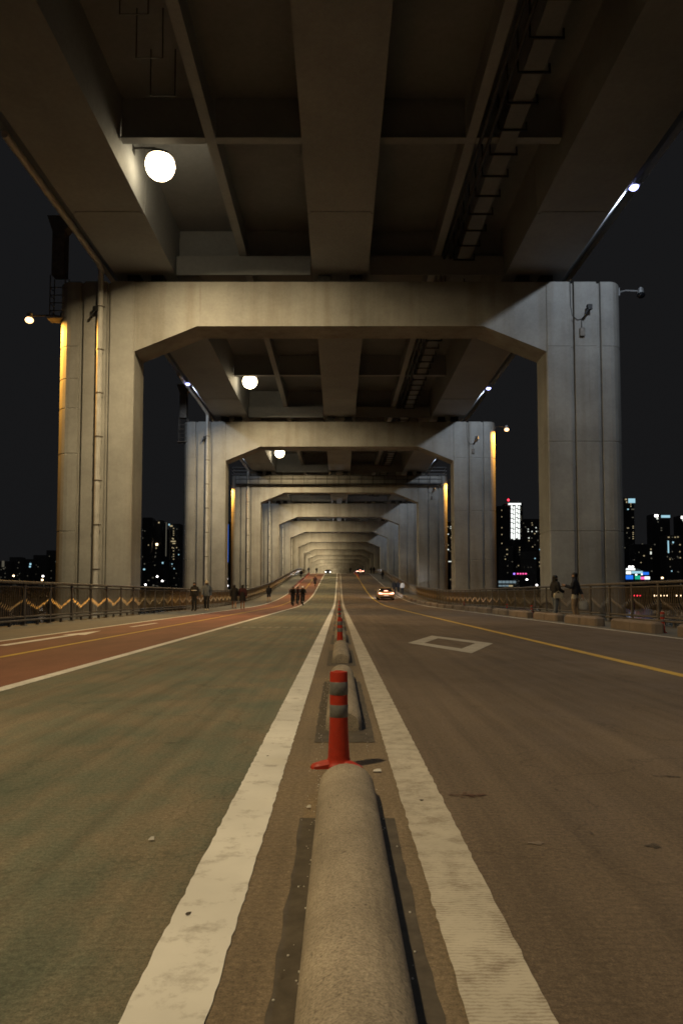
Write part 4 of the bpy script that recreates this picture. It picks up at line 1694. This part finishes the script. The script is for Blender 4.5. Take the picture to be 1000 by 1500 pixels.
tower(788, 800, 815, 870, 'dark block with two bright horizontal window strips', 'apartment_block', 1, [(791.5, 823.5, 5.5, 1.3, 'y'), (791.5, 829, 5, 1.2, 'y')], 2)
gl = [(732 + 5.2 * i, 852.5, 4.4, 3.4, 'c') for i in range(5)] + [(732 + 5.2 * i, 858, 4.4, 2.2, 'c') for i in range(3)] + [(747.5, 858.2, 6, 2.0, 'y')]
EW['c2'] = emit('pavilion_glass', (0.42, 0.58, 0.66), 0.35)
gl = [(a, b_, c, d, 'c2' if e == 'c' else e) for a, b_, c, d, e in gl]
tower(728, 760, 849.5, 650, 'low glass hall glowing pale blue beyond the right railing', 'glass_hall', 2, gl, 0, 16, setback=False)
nb_ = [(752.5, 840.5, 2.4, 2.2, 'P')] + [(757.6 + 4 * i, 840.4, 2.2, 1.8, 'p') for i in range(4)] + [(771, 849, 3, 1.8, 'S'), (756, 852.5, 2, 2, 'r')]
tower(748, 776, 838, 700, 'low dark building with a row of pink neon lights', 'neon_building', 1, nb_[:5], 0, 14, setback=False)
tower(914, 931, 729, 900, 'tall dark tower with a pale blue lit crown', 'office_tower', 1,
      [(924.5, 733.5, 10, 6.5, 'c'), (916, 731.5, 3.5, 2.6, 'y'), (917, 735.5, 2.2, 2.6, 'y'), (919, 746, 2, 1.8, 'c'), (926, 746, 4, 1.6, 'd'), (926, 758, 3.5, 1.5, 'd')] + [(926.5, y_, 2, 1.4, 'y') for y_ in (771, 773.5, 780, 782.5, 786, 789)] + [(919, 773.5, 3.5, 1.5, 'y'), (917.5, 780, 1.8, 1.4, 'd'), (921, 788, 1.8, 1.6, 'd')], 8, cols=5)
tower(957, 983, 753, 930, 'tall dark tower with a white lamp and cyan strip at its top', 'office_tower', 1, [(960.5, 755.5, 5, 3.4, 'S'), (962, 759.5, 3, 3, 'w'), (974, 756.5, 13, 3.6, 'c'), (963, 764.5, 2, 2, 'd')], 3)
tower(976, 998, 784, 880, 'apartment tower with a vertical blue light strip on its corner', 'apartment_tower', 0,
      [(978.5, 787, 3, 2, 'y'), (984, 787, 2, 1.4, 'd'), (988, 787, 2.4, 1.8, 'y'), (992, 786.6, 2.4, 1.8, 'y'), (978, 801, 1.7, 18, 'c'), (985, 794.5, 2, 2.4, 'c'), (995, 798, 2.4, 2, 'y'), (995.5, 817, 2, 2, 'y'), (992.5, 817, 1.4, 1.6, 'd'), (982, 817, 1.4, 1.6, 'd'), (983, 836.5, 1.6, 1.6, 'c'), (993, 838, 1.6, 1.6, 'd')], 16, cols=6)
tower(997, 1022, 755, 950, 'tall dark tower with a white lamp at its top corner', 'office_tower', 1, [(999, 758, 4.5, 3.6, 'S'), (1000, 762, 3, 3, 'w')], 6)
tower(930, 957, 797, 860, 'low dark block with scattered windows behind the floating pavilion', 'apartment_block', 1, [(940, 796.7, 2.4, 1.4, 'd'), (952.5, 804.5, 2, 2.4, 'y'), (952.5, 810, 2, 4, 'w'), (935, 809, 1.8, 1.8, 'd'), (938, 824, 2.4, 1.2, 'y'), (928, 820, 2, 1.4, 'd')], 5)
tower(649, 668, 764, 960, 'slim apartment tower with lit windows in the gap between right columns', 'apartment_tower', 1, [(655.5, 771.5, 1.6, 1.6, 'y'), (660, 771.5, 1.8, 1.6, 'w'), (660, 774, 1.8, 1.4, 'w'), (656, 782.5, 1.8, 1.8, 'w'), (660, 787.5, 1.6, 1.6, 'y'), (656, 798.5, 1.6, 1.6, 'y'), (656, 805, 2.2, 2.2, 'w'), (659, 822.5, 5.5, 1.2, 'w'), (659.5, 849, 1.6, 1.6, 'y')], 8)
# left bank
tower(207, 221, 758, 940, 'dark slab tower with one red roof light left of the skyline group', 'apartment_tower', 1, [(209, 777, 1.6, 1.4, 'd')], 5)
tower(222, 237, 762, 950, 'dark tower with a warm roof light in the middle of the group', 'apartment_tower', 0, [(230, 797.5, 3, 3, 'T'), (229, 803, 1.6, 2.2, 'y'), (228.5, 810, 1.6, 2, 'd'), (228, 815, 1.6, 2, 'd'), (233, 765.5, 2.6, 2.4, 'y')], 7)
tower(238, 247, 775, 935, 'narrow dark tower with a lit stair shaft', 'apartment_tower', 1, [(243.5, 790, 1.2, 50, 'd'), (248, 768.5, 2, 2.4, 'c')], 3)
tower(247, 263, 767, 945, 'tower with many yellow windows and one broad lit floor', 'apartment_tower', 0, [(252, 793, 11, 1.6, 'y'), (255, 796, 4, 1.4, 'y'), (254, 789.5, 2, 2.2, 'y'), (251, 770.5, 4, 2, 'y')] + [(254.5, y_, 1.8, 1.4, 'y') for y_ in (774, 778, 781, 784, 803, 807, 812, 815, 819)], 20, cols=5, pal='dyyc')
tower(208, 240, 823, 800, 'low dark housing block at the foot of the left towers', 'apartment_block', 1, [(212, 826, 2, 2.4, 'd'), (227, 828, 2, 2, 'd'), (238.5, 824.5, 2.2, 2.4, 'c')], 5, setback=False)
tower(330, 348, 764, 900, 'tower with a vertical blue light strip seen between the left columns', 'office_tower', 1, [(333.4, 796, 2.2, 56, 'b'), (331.5, 772, 3, 3, 'S'), (331.5, 829, 1.6, 2, 'c'), (332.5, 848, 2.4, 2.4, 'S'), (333, 858, 2.2, 2.2, 'S')], 2)
for i, (a, b_, t, nw) in enumerate(((-6, 12, 822, 10), (13, 30, 816, 10), (31, 47, 819, 9), (48, 66, 813, 8), (67, 86, 806, 5))):
    tower(a, b_, t, 1150 + 15 * i, 'low housing block on the far left bank with small dim windows', 'apartment_block', 0, [[(5, 826, 3.6, 9, 'd'), (6, 833, 3, 2, 'd')], [(13.5, 823.5, 2.4, 2.4, 'c'), (28, 824, 1.6, 2, 'd')], [(31, 823.5, 1.8, 1.8, 'd')], [(45 + 4, 823, 1, 1, 'd'), (50, 829.5, 2, 2, 'd')], []][i], nw, pal='ddd', cols=6)
tower(42.5, 47.5, 823, 1140, 'slim stack with two bright cyan lights on the far left bank', 'apartment_block', 1, [(45, 826.3, 2.6, 2.8, 'c'), (44.3, 830, 2.4, 2.4, 'c')], 0, 8, setback=False)


# lamps along the far bank road
def bank_lamp(px, py, Y, mk, label):
    p = at(px, py, Y)
    r = empty('bank_lamp', (p.x, Y, WZ + 4))
    hh = p.z - (WZ + 4)
    MB().tube([(0, 0, 0), (0, 0, max(.5, hh))], .12, 6).build('pole', M_dark, r)
    MB().sphere((0, -.2, hh), .95 * Y / 650, 10, 6, 0, (1, 1, .85)).build('lamp_globe', EW[mk], r)
    tag(r, label, 'street lamp', 'lamps on the far bank')


for px, py, mk in ((20.5, 843.5, 'T'), (63.5, 844, 'S'), (62.5, 849.5, 'T'), (211.5, 834, 'c'), (230.5, 844.5, 'S'), (238, 851, 'S'), (213.5, 856.5, 'S'), (225, 857.5, 'd'), (785.5, 857, 'S'), (771, 849, 'S'), (969, 846.5, 'T')):
    bank_lamp(px, py, 648, mk, 'small lamp on the left far bank beyond the railing' if px < 500 else 'small lamp on the right far bank beyond the railing')

# floating pavilion with bands of coloured light
Yp = 560
pa = at(933, 850, Yp)
fp = empty('floating_pavilion', (pa.x, Yp, WZ))
tag(fp, 'low floating pavilion with cyan, white and red bands of light on the river', 'pavilion')
sP = Yp / FPX


def rel(px, py):
    q = at(px, py, Yp)
    return q.x - pa.x, q.z - WZ


x0, _ = rel(914, 850)
x1, _ = rel(953, 850)
MB().bbox(x0 - 2, x1 + 2, -1, 14, 0, 2.2, .3).build('pontoon', FAC[1], fp)
MB().bbox(x0, x1, 1.0, 12, 2.2, rel(930, 846)[1], .3).build('hall', FAC[1], fp)
for (a, b_, t, bo, mk) in ((916.5, 927, 842.5, 848.5, 'b'), (930, 938, 843, 848.5, 'g'), (938.5, 944, 845, 848.5, 'p'), (944, 951.5, 844.5, 848.5, 'L'), (917, 924, 837, 841, 'L'), (925, 941, 836.5, 840, 'c'), (941.5, 950, 838, 842, 'b'), (917, 930, 832.5, 835.2, 'L'), (920.5, 923.5, 829, 831.6, 'S'), (925, 928, 829, 831.6, 'S'), (930.5, 933, 840.5, 843, 'L'), (939, 941, 840.2, 842.2, 'L')):
    xa, zt = rel(a, t)
    xb, zb = rel(b_, bo)
    MB().box(xa, xb, .55, 1.2 - .01 * (t % 7), zb, zt).build('light_band', EW[mk], fp)
MB().loft([[(xx, 1.4, zz), (xx, 11, zz + .3), (xx, 11, zz + 1.0), (xx, 1.4, zz + .6)] for xx, zz in ((x0 + .5, rel(0, 836)[1]), ((x0 + x1) / 2, rel(0, 833)[1]), (x1 - .5, rel(0, 841.5)[1]))]).build('roof', FAC[0], fp)

# small pleasure boats moored near the pavilion
for (pxs, Y, mk, lb) in (((924, 928.2, 932.4, 936.6), 420, 'r', 'low boat on the river with a row of four red lights'), ((958, 962, 967, 971.5, 977, 990, 996), 430, 'T', 'low boat on the river with a row of warm white lights')):
    a, b_ = at(pxs[0] - 3, 872, Y), at(pxs[-1] + 3, 872, Y)
    zl = at(950, 872.5, Y).z
    r = empty('river_boat', ((a.x + b_.x) / 2, Y, WZ))
    L = b_.x - a.x
    MB().loft([[(-L / 2 - .5, 0, .9), (-L / 2 + .5, 0, 0), (L / 2 - .5, 0, 0), (L / 2 + 1.2, 0, 1.1)], [(-L / 2 - .5, 4, .9), (-L / 2 + .5, 4, 0), (L / 2 - .5, 4, 0), (L / 2 + 1.2, 4, 1.1)]]).build('hull', FAC[1], r)
    MB().bbox(-L / 2 + 1, L / 2 - 1, .6, 3.4, .9, 3.2, .15).build('cabin', FAC[2], r)
    MB().bbox(-L / 2 + .2, L / 2 - .2, .4, 3.6, zl - WZ - .2, zl - WZ + .05, .05).build('canopy', FAC[1], r)
    for sx in (-L / 2 + .6, L / 2 - .6):
        MB().tube([(sx, 2, 3.1), (sx, 2, zl - WZ - .2)], .08, 6).build('mast', M_dark, r)
    for px in pxs:
        q = at(px, 872.5, Y)
        MB().sphere((q.x - r.location.x, .2, zl - WZ), .42, 10, 6).build('deck_light', EW[mk], r)
    tag(r, lb, 'boat')
